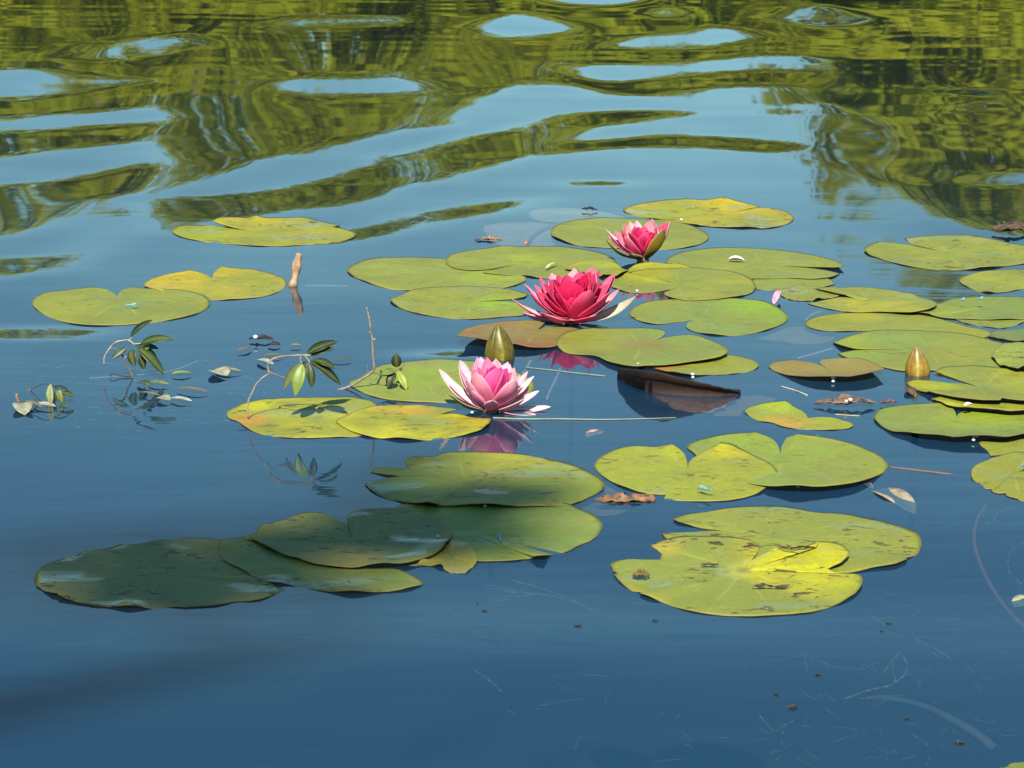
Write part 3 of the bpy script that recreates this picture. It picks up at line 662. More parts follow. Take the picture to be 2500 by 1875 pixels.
pad('heart-shaped pad at right with a black raised front edge', [('Y3', [(262, 560), (270, 510), (320, 450), (450, 405), (650, 380), (900, 368), (1020, 362), (1130, 385), (1200, 430), (1240, 492), (1248, 540), (1258, 496), (1300, 465), (1380, 448), (1550, 452), (1800, 470), (2100, 480), (2350, 540), (2400, 620, 3), (2250, 695, 6), (2050, 728, 7), (1850, 762, 8), (1600, 757, 8), (1400, 757, 8), (1250, 765, 8), (1050, 740, 8), (850, 733, 7), (650, 705, 5), (500, 700, 3), (380, 660, 1), (300, 610)])], ('Y3', (1250, 585)), 1, G1, G2, 0.3, [('Y3', 1600, 530, 60, (0.25, 0.33, 0.015), .7)], lift_pow=2.6)
pad('yellowish pad at the right border just below the black-edged heart pad', [('Y3', [(1520, 845), (1600, 812), (1830, 790), (2050, 760), (2300, 780), (2400, 850), (2200, 955), (1900, 985), (1650, 1005), (1600, 930)])], ('Y3', (1960, 880)), 0, YG, G1, 0.3)
pad('yellow-green pad with ragged lower edge at the right border', [('Y3', [(1420, 1200), (1440, 1130), (1520, 1070), (1650, 1010), (1800, 985), (2000, 952), (2200, 970), (2450, 1080), (2550, 1250), (2450, 1450), (2250, 1540), (2049, 1530), (1950, 1500), (1850, 1470), (1830, 1438), (1740, 1440), (1650, 1405), (1720, 1388), (1590, 1385), (1530, 1320), (1460, 1290)])], ('Y3', (1930, 1185)), 1, YG, G1, 0.7)
pad('bright heart-shaped pad overlapping its neighbour left of the lower right centre', [('Z7', [(355, 310), (370, 285), (430, 255), (550, 230), (620, 228), (690, 218, 5), (732, 245, 3), (757, 295), (760, 330), (767, 300), (850, 245, 3), (900, 222, 6), (960, 235, 3), (1050, 275), (1130, 320), (1155, 355), (1120, 395), (1060, 435), (950, 462), (800, 468), (700, 462), (655, 458), (665, 440), (580, 435), (500, 415), (430, 385), (380, 350)])], ('Z7', (757, 348)), 2, (0.29, 0.32, 0.030), YG, 0.6, [('Z7', 900, 250, 45, (0.45, 0.38, 0.012), .6), ('Z7', 690, 240, 35, (0.36, 0.38, 0.015), .6)])
pad('smooth green heart-shaped pad behind the bright overlapping heart pad', [('Z7', [(755, 238), (800, 210), (900, 190), (1050, 172, 4), (1110, 195, 2), (1150, 235), (1160, 265), (1170, 225), (1200, 190), (1240, 178, 4), (1350, 195), (1480, 225), (1580, 265), (1625, 310), (1600, 350), (1500, 386, 5), (1350, 404, 7), (1200, 407, 7), (1100, 407, 4), (950, 380), (850, 320), (780, 262)])], ('Z7', (1162, 278)), 1, (0.225, 0.30, 0.045), G1, 0.35)
pad('large pad behind the front pad, its right end smooth and pointed', [('Y1', [(450, 178), (520, 140), (620, 120), (800, 95), (1000, 85), (1250, 90), (1450, 120), (1600, 128), (1800, 165), (1950, 200), (2080, 255), (2130, 330), (2118, 370), (2050, 430), (1960, 470), (1800, 492), (1620, 520), (1400, 510), (1150, 480), (900, 420), (700, 380), (450, 330), (395, 292), (375, 265), (550, 250), (800, 245), (990, 256), (800, 242), (650, 232), (560, 212), (480, 195)])], ('Y1', (1130, 285)), 1, G1, (0.23, 0.24, 0.045), 0.7)
pad('frontmost pad with a standing yellow lobe that has a brown bite', [('Y1', [(45, 500), (62, 430), (120, 418), (260, 420), (360, 422), (372, 385), (295, 325), (400, 300), (520, 282), (650, 285), (850, 290), (960, 300), (1025, 340), (1020, 385), (930, 470), (985, 430, 1), (1080, 385, 3), (1155, 350, 5), (1200, 378, 5), (1300, 392, 5), (1420, 350, 6), (1440, 306, 7), (1530, 315, 7), (1620, 360, 6), (1645, 395, 5), (1600, 440, 4), (1500, 490, 1), (1600, 517), (1705, 515), (1733, 560), (1720, 610), (1640, 680), (1500, 740), (1370, 775), (1150, 795), (1000, 805), (800, 800), (650, 785), (550, 765), (400, 715), (250, 665), (130, 600), (72, 550)])], ('Y1', (930, 492)), 2, (0.20, 0.225, 0.045), G1, 0.9, [('Y1', 1250, 420, 60, YL, 1.0), ('Y1', 1480, 380, 60, (0.50, 0.42, 0.01), 1.0), ('Y1', 1360, 440, 70, (0.45, 0.42, 0.01), .9), ('Y1', 330, 320, 30, (0.45, 0.33, 0.06), .8)], N=200, lift_pow=1.3)
pad('large half shaded pad in front of the pale pink flower, with a slit at left', [('Y6', [(35, 338), (150, 320), (350, 290), (550, 280), (740, 296), (870, 318), (740, 283), (550, 271), (400, 272), (250, 270), (90, 236), (140, 202), (250, 192), (330, 205), (420, 195), (385, 145), (430, 112), (550, 100), (640, 100), (700, 75), (950, 65), (1250, 68), (1500, 80), (1700, 125), (1850, 165), (1980, 220), (2100, 290), (2127, 345), (2100, 390), (2000, 445), (1900, 490), (1780, 525), (1500, 540), (1200, 548), (1000, 552), (850, 545), (690, 540), (640, 515, 5), (580, 500, 7), (500, 515, 3), (350, 500), (200, 455), (100, 400)])], ('Y6', (930, 335)), 2, (0.20, 0.25, 0.045), YG, 0.75, [('Y6', 460, 130, 25, (0.40, 0.34, 0.02), .8)], N=180)
pad('pad directly below the half shaded slit pad with a blue damselfly on it', [('Y6', [(350, 548), (450, 528), (700, 540), (1000, 545), (1400, 545), (1800, 535), (1950, 590), (2060, 650), (2110, 702), (2095, 755), (2020, 840), (1900, 890), (1800, 940), (1650, 975), (1600, 972, 5), (1540, 972, 5), (1480, 1000), (1380, 1015), (1150, 1025), (1010, 1025), (900, 1000), (800, 900), (600, 850), (400, 700)])], ('Y6', (930, 775)), 0, (0.21, 0.26, 0.045), G2, 0.35, [('Y6', 1000, 740, 60, (0.17, 0.27, 0.03), .8)])
pad('small torn yellowish lobe between the shaded pad and the lit one', [('Y6', [(560, 1010), (700, 920), (820, 828), (920, 870), (1000, 950), (1020, 1010), (980, 1060), (910, 1115), (850, 1108), (800, 1112), (740, 1090), (700, 1060), (600, 1050), (420, 1045)])], ('Y6', (800, 985)), 1, (0.25, 0.22, 0.05), (0.34, 0.27, 0.04), 0.6)
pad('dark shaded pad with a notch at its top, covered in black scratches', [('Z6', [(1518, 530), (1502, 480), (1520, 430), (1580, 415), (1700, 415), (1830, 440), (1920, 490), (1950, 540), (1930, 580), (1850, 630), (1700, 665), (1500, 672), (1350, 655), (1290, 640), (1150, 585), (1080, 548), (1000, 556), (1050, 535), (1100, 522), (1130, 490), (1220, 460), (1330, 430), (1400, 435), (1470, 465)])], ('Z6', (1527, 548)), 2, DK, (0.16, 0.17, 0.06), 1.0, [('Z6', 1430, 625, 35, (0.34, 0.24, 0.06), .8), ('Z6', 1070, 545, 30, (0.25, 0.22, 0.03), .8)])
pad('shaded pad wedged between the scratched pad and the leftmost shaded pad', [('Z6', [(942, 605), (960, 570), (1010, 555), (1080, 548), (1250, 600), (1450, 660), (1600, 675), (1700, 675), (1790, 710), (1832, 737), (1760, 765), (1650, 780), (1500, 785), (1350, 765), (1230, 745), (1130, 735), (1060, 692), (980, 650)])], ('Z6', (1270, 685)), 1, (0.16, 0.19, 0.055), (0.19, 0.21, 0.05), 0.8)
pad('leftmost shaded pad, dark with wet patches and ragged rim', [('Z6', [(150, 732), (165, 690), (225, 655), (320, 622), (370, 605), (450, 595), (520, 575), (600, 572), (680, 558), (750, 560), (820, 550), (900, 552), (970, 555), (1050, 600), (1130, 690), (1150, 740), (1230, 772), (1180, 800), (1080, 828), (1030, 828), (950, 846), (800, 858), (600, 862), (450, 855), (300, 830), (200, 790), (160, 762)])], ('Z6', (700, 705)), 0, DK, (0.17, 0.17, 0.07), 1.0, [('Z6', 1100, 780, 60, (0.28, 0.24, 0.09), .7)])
pad('yellow pad standing under the leafy hanging sprig, left of the pale flower', [('Z3', [(1412, 1422), (1440, 1390), (1550, 1350), (1700, 1326), (1850, 1320), (2050, 1318)]), ('Z4', [(130, 1320), (250, 1345), (330, 1380), (400, 1430), (350, 1510), (200, 1562), (0, 1570)]), ('Z3', [(1900, 1575), (1750, 1568), (1600, 1540), (1520, 1500), (1480, 1468), (1425, 1450)])], ('Z3', (1990, 1445)), 1, YG, (0.38, 0.36, 0.02), 0.6, [('Z3', 1550, 1455, 25, (0.45, 0.2, 0.05), .8)])
pad('yellow pad in front of the pale pink flower with a golden right tip', [('Z4', [(50, 1470), (120, 1435), (300, 1372), (400, 1363), (560, 1365), (700, 1375), (815, 1386), (740, 1410), (630, 1442), (760, 1434), (900, 1436), (1020, 1443, 4), (1000, 1480, 4), (930, 1525, 2), (800, 1560), (620, 1582), (400, 1575), (250, 1560), (150, 1530), (85, 1497)])], ('Z4', (500, 1462)), 2, YG, (0.40, 0.37, 0.018), 0.6, [('Z4', 840, 1475, 30, (0.30, 0.26, 0.004), .9), ('Z4', 950, 1475, 26, YL, .9), ('Z4', 400, 1375, 30, (0.5, 0.34, 0.05), .7), ('Z4', 580, 1400, 20, (0.5, 0.28, 0.03), .7)])
pad('pale green pad right behind the pale pink flower', [('Z4', [(135, 1240), (200, 1208), (260, 1165), (330, 1130), (500, 1110), (700, 1100), (850, 1105), (1000, 1120), (1180, 1170), (1270, 1215), (1290, 1258), (1250, 1310), (1100, 1350), (900, 1366), (700, 1366), (450, 1356), (300, 1330), (200, 1290)])], ('Z4', (620, 1218)), 0, (0.235, 0.29, 0.05), G1, 0.15, [('Z4', 500, 1218, 40, (0.20, 0.30, 0.02), .7)])
pad('bronze notched pad with a dark raised front edge, left of the golden bud', [('Z5', [(900, 922), (930, 900), (1000, 890), (1100, 897), (1170, 920), (1207, 938), (1165, 898), (1172, 882), (1280, 878, 2), (1390, 883, 4), (1450, 903, 7), (1495, 930, 9), (1420, 952, 9), (1330, 966, 9), (1200, 971, 8), (1100, 972, 6), (1030, 970, 3), (960, 955, 1)])], ('Z5', (1215, 942)), 1, (0.26, 0.15, 0.07), (0.22, 0.20, 0.065), 0.15, [('Z5', 1000, 905, 35, (0.26, 0.13, 0.05), .6), ('Z5', 1430, 900, 40, (0.26, 0.16, 0.06), .6)], lift_pow=1.8)
pad('small yellow-green folded pad left of the curled dead leaf', [('Y4', [(1038, 432), (1060, 410), (1150, 380), (1250, 360, 4), (1310, 362, 4), (1400, 395), (1480, 435), (1518, 482), (1650, 478), (1780, 495), (1855, 527), (1840, 550), (1700, 570), (1550, 568), (1400, 560), (1300, 540), (1255, 520), (1150, 505), (1070, 465)])], ('Y4', (1400, 490)), 0, (0.29, 0.35, 0.02), YG, 0.3, [('Y4', 1350, 520, 30, (0.5, 0.26, 0.06), .8), ('Y4', 1270, 395, 35, (0.30, 0.38, 0.015), .6)])
pad('pad near the upper right corner with a notch and a frayed back lobe', [('Z5', [(1390, 322), (1420, 290), (1460, 275), (1600, 290), (1700, 305), (1775, 325), (1710, 295), (1640, 287), (1600, 258), (1750, 245), (1900, 250), (2050, 275), (2150, 300), (2250, 320), (2285, 350), (2250, 385), (2100, 405), (1900, 416), (1750, 412), (1600, 395), (1480, 365), (1410, 342)])], ('Z5', (1820, 332)), 0, G1, YG, 0.7)
pad('small pad at the right border below the frayed corner pad', [('Z5', [(1880, 462), (1910, 440), (2000, 420), (2150, 412), (2300, 425), (2380, 460), (2330, 500), (2200, 510), (2100, 525), (2000, 522), (1920, 495)])], ('Z5', (2120, 467)), 1, G1, YG, 0.4)
pad('dull blue-green pad just under the water at the right border', [('Y2', [(1830, 482), (1900, 430), (2050, 410), (2212, 400), (2500, 430), (2450, 520), (2212, 528), (2050, 522)])], ('Y2', (2150, 470)), 0, (0.11, 0.16, 0.07), (0.1, 0.15, 0.08), 0.1, z0=0.0022)
pad('right border pad with dark scratches overlapping the largest right pad', [('Y2', [(1865, 690), (1900, 630), (1950, 580), (2010, 545), (2212, 520), (2400, 540), (2450, 700), (2300, 820), (2150, 850), (2010, 815), (1920, 752)])], ('Y2', (2180, 690)), 3, G1, (0.22, 0.27, 0.05), 0.8)
pad('corner of a dark green pad at the bottom right of the picture', [('Y7', [(880, 1668), (940, 1655), (995, 1645), (1030, 1622), (1106, 1608), (1250, 1640), (1350, 1720), (1300, 1850), (1100, 1880), (950, 1800)])], ('Y7', (1120, 1740)), 0, (0.13, 0.18, 0.05), G3, 0.3)
# pads under the water
pad('drowned brownish grey pad under the water in the middle of the right cluster', [('Z5', [(775, 768), (900, 742), (1050, 733), (1260, 745), (1245, 780), (1220, 805), (1130, 822), (950, 808), (850, 795)])], ('Z5', (1020, 770)), 0, (0.55, 0.28, 0.18), (0.48, 0.27, 0.18), 0.2, z0=-0.010, und=0.0002)
pad('drowned violet-grey pad under the water left of the smallest flower', [('Y8', [(240, 500), (500, 450), (800, 440), (1150, 455), (1350, 500), (1400, 640), (1300, 790), (900, 830), (500, 790), (300, 650)])], ('Y8', (850, 620)), 0, (0.80, 0.36, 0.48), (0.70, 0.34, 0.46), 0.1, z0=-0.012, und=0.0002)
pad('drowned pinkish pad under the water behind the round far pad', [('Y8', [(930, 350), (1000, 260), (1300, 225), (1700, 250), (2200, 320), (2400, 380), (2300, 450), (1900, 470), (1450, 450), (1080, 420)])], ('Y8', (1500, 340)), 0, (0.85, 0.42, 0.46), (0.95, 0.58, 0.55), 0.1, z0=-0.012, und=0.0002)
pad('drowned violet pad under the water right of the shaded slit pad', [('Z7', [(240, 495), (330, 455), (400, 380), (560, 430), (700, 465), (560, 500), (420, 545), (300, 540)])], ('Z7', (430, 470)), 0, (0.42, 0.26, 0.30), (0.46, 0.26, 0.20), 0.4, z0=-0.009, und=0.0002)
pad('drowned violet pad under the water right of the folded dark pad', [('Y4', [(690, 470), (820, 420), (1000, 330), (1150, 320), (1290, 345), (1200, 400), (1040, 430), (1000, 480)])], ('Y4', (960, 410)), 0, (0.60, 0.28, 0.30), (0.5, 0.22, 0.18), 0.2, z0=-0.008, und=0.0002)

lay_pads()
# folded pad: one half stands out of the water showing its underside, coloured dark for shade, the other lies drowned
def folded_pad():
    base = [ground(*px('Y4', p), 0.0) for p in [(80, 195), (200, 258), (300, 290), (450, 312), (600, 322), (800, 325), (1010, 314)]]
    topy = [128, 137, 147, 172, 208, 255, 303]
    V, C, F, MI = [], [], [], []
    xs_ = [95, 200, 300, 450, 600, 800, 1010]
    n = len(base)
    tops = []
    for b_, ty, xx in zip(base, topy, [95, 200, 300, 450, 600, 800, 1010]):
        tops.append(at_depth(*px('Y4', (xx, ty)), b_.y - 0.9 * (b_ - ground(*px('Y4', (xx, ty)))).length * 0.2))
    near = [ground(*px('Y4', p), z) for p, z in [((150, 190), -.004), ((300, 250), -.010), ((420, 360), -.004), ((520, 430), -.004), ((760, 455), -.004), ((900, 400), -.003), ((1010, 318), -.002)]]
    O = base[3].copy()
    def fine(L): return [Vector(q) for q in catmull([tuple(p) for p in L], 36, closed=False)]
    m_ = min(len(fine(base)), len(fine(tops)), len(fine(near)))
    def even(L, m):
        L = fine(L); return [L[int(round(i * (len(L) - 1) / (m - 1)))] for i in range(m)]
    base, tops, near = even(base, m_), even(tops, m_), even(near, m_); n = m_
    for k_, q in enumerate(tops): q.z += 0.0022 * mnoise.noise(Vector((k_ * 0.35, 2, 3))) + 0.0009 * mnoise.noise(Vector((k_ * 1.3, 5, 1))); q.y += 0.003 * mnoise.noise(Vector((k_ * 0.4, 9, 3)))
    for k_, q in enumerate(near): q.x += 0.006 * mnoise.noise(Vector((k_ * 0.5, 4, 3))); q.y += 0.008 * mnoise.noise(Vector((k_ * 0.6, 7, 3)))
    rows = [near, [a.lerp(b_, 0.5) - Vector((0, 0, 0.002)) for a, b_ in zip(near, base)], [b_ - Vector((0, 0, 0.004)) for b_ in base],
            [a.lerp(b_, 0.55) + Vector((0, 0.004, 0.002)) for a, b_ in zip(base, tops)], tops]
    for off in (Vector((0, 0, 0)), Vector((0, 0.0012, 0.0010))):
        for ri, row in enumerate(rows):
            for q in row: V.append(q + off - O); C.append((0.60, 0.21, 0.035) if ri < 2 else (0.022, 0.008, 0.004))  # underside darkened as shade, drowned half brightened as sunlight, in colour
    L = 5 * n
    for r_ in range(4):
        for k in range(n - 1):
            a = r_ * n + k
            F.append((a, a + 1, a + 1 + n, a + n)); MI.append(0)
            F.append((a + L, a + n + L, a + 1 + n + L, a + 1 + L)); MI.append(0)
    for k in range(n - 1):
        F.append((k, k + L, k + 1 + L, k + 1)); a = 4 * n + k; F.append((a, a + 1, a + 1 + L, a + L)); MI += [0, 0]
    me = mesh('lily_pad', V, F, MI, C)
    o = link('lily_pad', me, None, [M['dead_leaf']]); o.location = O
    tag(o, 'folded pad showing its dark brown underside, half sunk in the water', 'lily pad', PG)
folded_pad()

# ------------------------------------------------------------------ flowers
def petal_mesh(name, base, tip, width, out_c, in_c, tip_c, bulge=0.16, cup=0.28, n=10, m=9, point=1.0, roll=0.0, rg=None):
    """a thin cupped petal from base to tip; inner face looks to the flower's axis"""
    b, t = Vector(base), Vector(tip); d = t - b; L = d.length; d.normalize()
    az_ = Vector((t.x, t.y, 0)); az_ = az_.normalized() if az_.length > 1e-6 else Vector((0, -1, 0))
    inn = (Vector((0, 0, 1)) * az_.dot(d) - az_ * d.z)          # perpendicular to d, towards the axis / up
    if inn.length < 1e-4: inn = -az_
    inn.normalize()
    if roll:                       # side petals twist their inner face a little to the front
        f = Vector((0, -1, 0.25)); f = f - d * f.dot(d); inn = (inn + f * (roll * abs(az_.x))).normalized()
    side = d.cross(inn).normalized()
    rg = rg or random.Random(int(abs(t.x * 9e4) + abs(t.z * 7e4)))
    curl = rg.uniform(-0.07, 0.06); tw = rg.uniform(-0.35, 0.35); sw_ = rg.uniform(-0.05, 0.05); ph_ = rg.uniform(0, 9)
    V, C, F, MI = [], [], [], []
    for sgn in (0, 1):
        for i in range(n + 1):
            s = i / n
            w = width * 0.70 * (math.sin(math.pi * min(1, s ** 0.85 * 0.97 + 0.03)) ** 0.75 if s < 0.5 else math.cos((s - 0.47) / 0.53 * math.pi / 2) ** (0.62 * point))
            w = max(w, width * (0.10 if i == 0 else 0.012))
            p = b + d * (L * s) - inn * (bulge * L * 4 * s * (1 - s) * 0.5) + inn * (curl * L * s ** 4) + side * (sw_ * L * s * s)
            sd_ = (side + inn * (tw * s)).normalized()
            for k in range(m):
                x = (k / (m - 1)) * 2 - 1
                q = p + sd_ * (x * w) + inn * (cup * w * x * x + 0.05 * w * math.sin(s * 7 + ph_ + x * 2)) + inn * (0.0006 * sgn)
                V.append(q)
                base_c = in_c if sgn else out_c
                c = cmix(base_c, tip_c, sstep(0.45, 1.0, s) * (0.75 if not sgn else 0.55))
                c = cmix(c, cmix(base_c, out_c, 0.5), sstep(0.35, 0.0, s) * 0.5)
                v_ = 1 - 0.16 * (k % 2) * (1 - 0.4 * s) - 0.14 * max(0, mnoise.noise(Vector((x * 2 + ph_, s * 3, ph_))))
                C.append((c[0] * (0.5 + 0.5 * v_), c[1] * v_, c[2] * v_))
    L2 = (n + 1) * m
    for i in range(n):
        for k in range(m - 1):
            a = i * m + k
            F.append((a, a + m, a + m + 1, a + 1)); F.append((a + L2, a + 1 + L2, a + m + 1 + L2, a + m + L2)); MI += [0, 0]
        a = i * m; F.append((a, a + L2, a + m + L2, a + m)); a = i * m + m - 1; F.append((a, a + m, a + m + L2, a + L2)); MI += [0, 0]
    me = mesh(name, V, F, MI, C)
    bm = bmesh.new(); bm.from_mesh(me); bmesh.ops.recalc_face_normals(bm, faces=bm.faces); bm.to_mesh(me); bm.free()
    return me

def flower(zn, basepx, label, petals, sepals, palette, z_base=0.002, extra=()):
    u, v = px(zn, basepx); g = ground(u, v, z_base)
    root = empty('water_lily_flower', g)
    dp = math.atan2(H, g.y); rng_ = math.hypot(H, g.y); m_px = rng_ / FPX / Z[zn][2]
    rr = random.Random(len(petals))
    def tip(x, y, dy):
        dx = (x - basepx[0]) * m_px; du = (basepx[1] - y) * m_px; dy = dy * 0.001
        return Vector((dx + g.x / g.y * dy, dy, (du - dy * math.sin(dp)) / math.cos(dp)))
    for (x, y, dy, w, lay) in petals:
        t = tip(x, y, dy); a = Vector((t.x, t.y, 0)); a = a.normalized() if a.length > 1e-5 else Vector((0, -1, 0))
        w *= (0.92, 1.08, 1.18, 1.22)[lay]; r0 = {0: 0.007, 1: 0.0055, 2: 0.004, 3: 0.003}[lay]
        b = a * r0 + Vector((0, 0, 0.002 + 0.002 * lay))
        oc, ic, tc = palette[lay]
        j = lambda c: tuple(max(0, q * rr.uniform(0.82, 0.98)) for q in c)
        link('petal', petal_mesh('petal', b, t, w * 0.001, j(oc), j(ic), j(tc), bulge=0.22 if lay < 2 else 0.14, cup=0.35, roll=0.22 if dy > -12 else 0.0), root, [M['petal']])
    for (x, y, dy, w) in sepals:
        t = tip(x, y, dy); a = Vector((t.x, t.y, 0)).normalized()
        b = a * 0.007
        link('sepal', petal_mesh('sepal', b, t, w * 0.001, (0.19, 0.12, 0.010), (0.62, 0.50, 0.40), (0.16, 0.15, 0.02), bulge=0.25, cup=0.4, point=1.15, roll=0.5 if dy > 0 else 0.0), root, [M['sepal']])
    # receptacle and stalk below the petals, golden stamens inside
    V, F = tube([(0, 0, -0.20), (0, 0, -0.012), (0, 0, -0.004), (0, 0, 0.004)], [0.004, 0.0045, 0.010, 0.009], 10)
    link('stalk', mesh('stalk', V, F, cols=[(0.16, 0.09, 0.03)] * len(V)), root, [M['sepal']])
    V, F = [], []
    for k in range(26):
        a = k * 2.4; q = 0.002 + 0.005 * (k / 26); h = 0.018 - 0.004 * (k / 26)
        v, f = tube([(q * math.cos(a), q * math.sin(a), 0.003), (q * 1.5 * math.cos(a), q * 1.5 * math.sin(a), h)], [0.0008, 0.0005], 4)
        o = len(V); V += v; F += [tuple(i + o for i in x) for x in f]
    link('stamens', mesh('stamens', V, F, cols=[(0.75, 0.35, 0.04)] * len(V)), root, [M['petal']])
    tag(root, label, 'flower', 'water lilies in bloom')
    return root

PAL1 = [((0.82, 0.30, 0.42), (0.96, 0.80, 0.79), (0.90, 0.60, 0.66)), ((0.80, 0.20, 0.38), (0.92, 0.58, 0.66), (0.90, 0.50, 0.60)), ((0.80, 0.055, 0.28), (0.86, 0.26, 0.46), (0.84, 0.20, 0.44)), ((0.76, 0.012, 0.20), (0.82, 0.08, 0.32), (0.80, 0.06, 0.30))]  # inner faces paler than outer, partly strong sunlight put into colour
PAL2 = [((0.70, 0.08, 0.18), (0.94, 0.58, 0.64), (0.82, 0.26, 0.38)), ((0.70, 0.030, 0.12), (0.84, 0.28, 0.42), (0.78, 0.12, 0.26)), ((0.70, 0.010, 0.085), (0.78, 0.10, 0.24), (0.72, 0.03, 0.15)), ((0.62, 0.003, 0.040), (0.68, 0.02, 0.12), (0.66, 0.008, 0.08))]
PAL3 = [((0.68, 0.075, 0.20), (0.96, 0.74, 0.75), (0.88, 0.48, 0.54)), ((0.66, 0.045, 0.16), (0.88, 0.44, 0.52), (0.80, 0.24, 0.36)), ((0.62, 0.014, 0.10), (0.78, 0.16, 0.28), (0.66, 0.05, 0.17)), ((0.54, 0.004, 0.06), (0.66, 0.03, 0.15), (0.58, 0.012, 0.09))]
flower('A1', (950, 1040), 'pale pink water lily flower nearest the camera, petals opened wide', [
    (135, 400, 8, 15, 0), (460, 258, 14, 17, 0), (1880, 945, 6, 13, 0), (1640, 1085, -14, 13, 0), (1690, 712, 2, 13, 0), (1590, 470, 8, 13, 0), (1550, 670, 14, 14, 0), (1540, 420, 26, 11, 1),
    (300, 610, -2, 12, 0), (440, 380, 4, 14, 1),
    (712, 440, -24, 18, 1), (1360, 590, -26, 20, 1), (1480, 860, -22, 13, 0), (560, 560, -14, 15, 1),
    (830, 190, 26, 15, 1), (750, 200, 20, 14, 1), (870, 205, 18, 12, 2), (1072, 235, 28, 17, 1), (1205, 270, 24, 15, 1), (1262, 320, 20, 12, 0), (1325, 372, 12, 14, 1), (960, 290, 22, 14, 2),
    (780, 345, 4, 16, 2), (1035, 385, -14, 21, 2), (880, 370, 0, 16, 3), (1160, 430, -8, 18, 2), (985, 330, 8, 15, 3), (1270, 440, -4, 17, 2), (1100, 360, 10, 14, 3), (945, 862, -34, 13, 0), (640, 400, 10, 14, 2), (700, 300, 16, 13, 2), (930, 420, -6, 15, 3), (1180, 370, 4, 14, 3), (1390, 480, 4, 13, 1), (1440, 640, -12, 14, 1), (620, 700, -16, 13, 1)],
    [(290, 768, -4, 15), (1650, 1100, 24, 14)], PAL1)
flower('A2', (1080, 1010), 'deep pink water lily flower, the widest one, in the middle', [
    (130, 655, -6, 15, 0), (335, 395, 6, 22, 0), (390, 588, -10, 20, 1), (265, 885, 14, 16, 0), (545, 285, 16, 18, 1), (480, 420, 12, 20, 1),
    (745, 225, 30, 22, 0), (720, 330, 12, 20, 2), (770, 335, -8, 26, 2), (640, 400, 0, 22, 2), (1010, 255, 20, 20, 2), (950, 275, 10, 22, 2), (1030, 355, -20, 25, 2), (1140, 155, 30, 22, 0), (1180, 325, -2, 24, 3), (1290, 220, 14, 18, 2),
    (1345, 512, -34, 21, 1), (1405, 145, 26, 20, 1), (1400, 225, 4, 22, 2), (1515, 180, 20, 18, 2), (1470, 260, 8, 20, 2), (1740, 262, 6, 20, 1), (1795, 280, 16, 15, 1), (1830, 505, -4, 20, 0), (1560, 520, 22, 18, 0), (1700, 560, -16, 20, 1), (1620, 600, 2, 20, 2),
    (870, 420, 4, 22, 3), (1250, 360, 4, 22, 3), (1120, 420, 8, 20, 3),
    (1435, 945, -44, 22, 1), (685, 925, -44, 22, 0), (560, 860, -20, 18, 1), (820, 560, -18, 20, 2), (1180, 560, -16, 20, 2), (880, 250, 22, 17, 2), (1230, 200, 20, 17, 2), (1340, 270, 8, 17, 3), (820, 390, -4, 18, 3), (960, 400, -6, 17, 3), (1320, 400, -6, 18, 3), (1560, 380, 0, 17, 2), (520, 560, -2, 17, 2), (1680, 420, 4, 16, 2), (620, 620, -12, 16, 2), (1480, 620, -14, 17, 2)],
    [(2095, 612, 8, 12)], PAL2)
flower('A3', (1150, 1090), 'smallest water lily flower, cup-shaped pink, farthest back', [
    (300, 345, 4, 19, 0), (350, 560, -4, 15, 1), (480, 440, -6, 20, 1), (675, 275, 14, 19, 1), (815, 195, 20, 19, 0), (985, 175, 22, 21, 0), (1060, 345, -10, 24, 2), (830, 445, -10, 22, 2), (1370, 170, 10, 22, 1), (1410, 145, 18, 15, 0),
    (1585, 255, 8, 16, 2), (1660, 185, 14, 15, 1), (1740, 210, 6, 16, 2), (1795, 215, -2, 15, 0), (1310, 440, -14, 22, 2), (1140, 500, -16, 22, 3), (960, 480, 2, 20, 3), (1240, 420, 6, 20, 3), (700, 560, -14, 18, 1), (900, 330, 12, 16, 2), (1180, 300, 14, 16, 2), (1480, 330, 4, 16, 2), (600, 430, 0, 16, 2), (1430, 480, -10, 17, 2)],
    [(228, 625, -8, 15), (1625, 385, -22, 24), (870, 950, -24, 16)], PAL3)

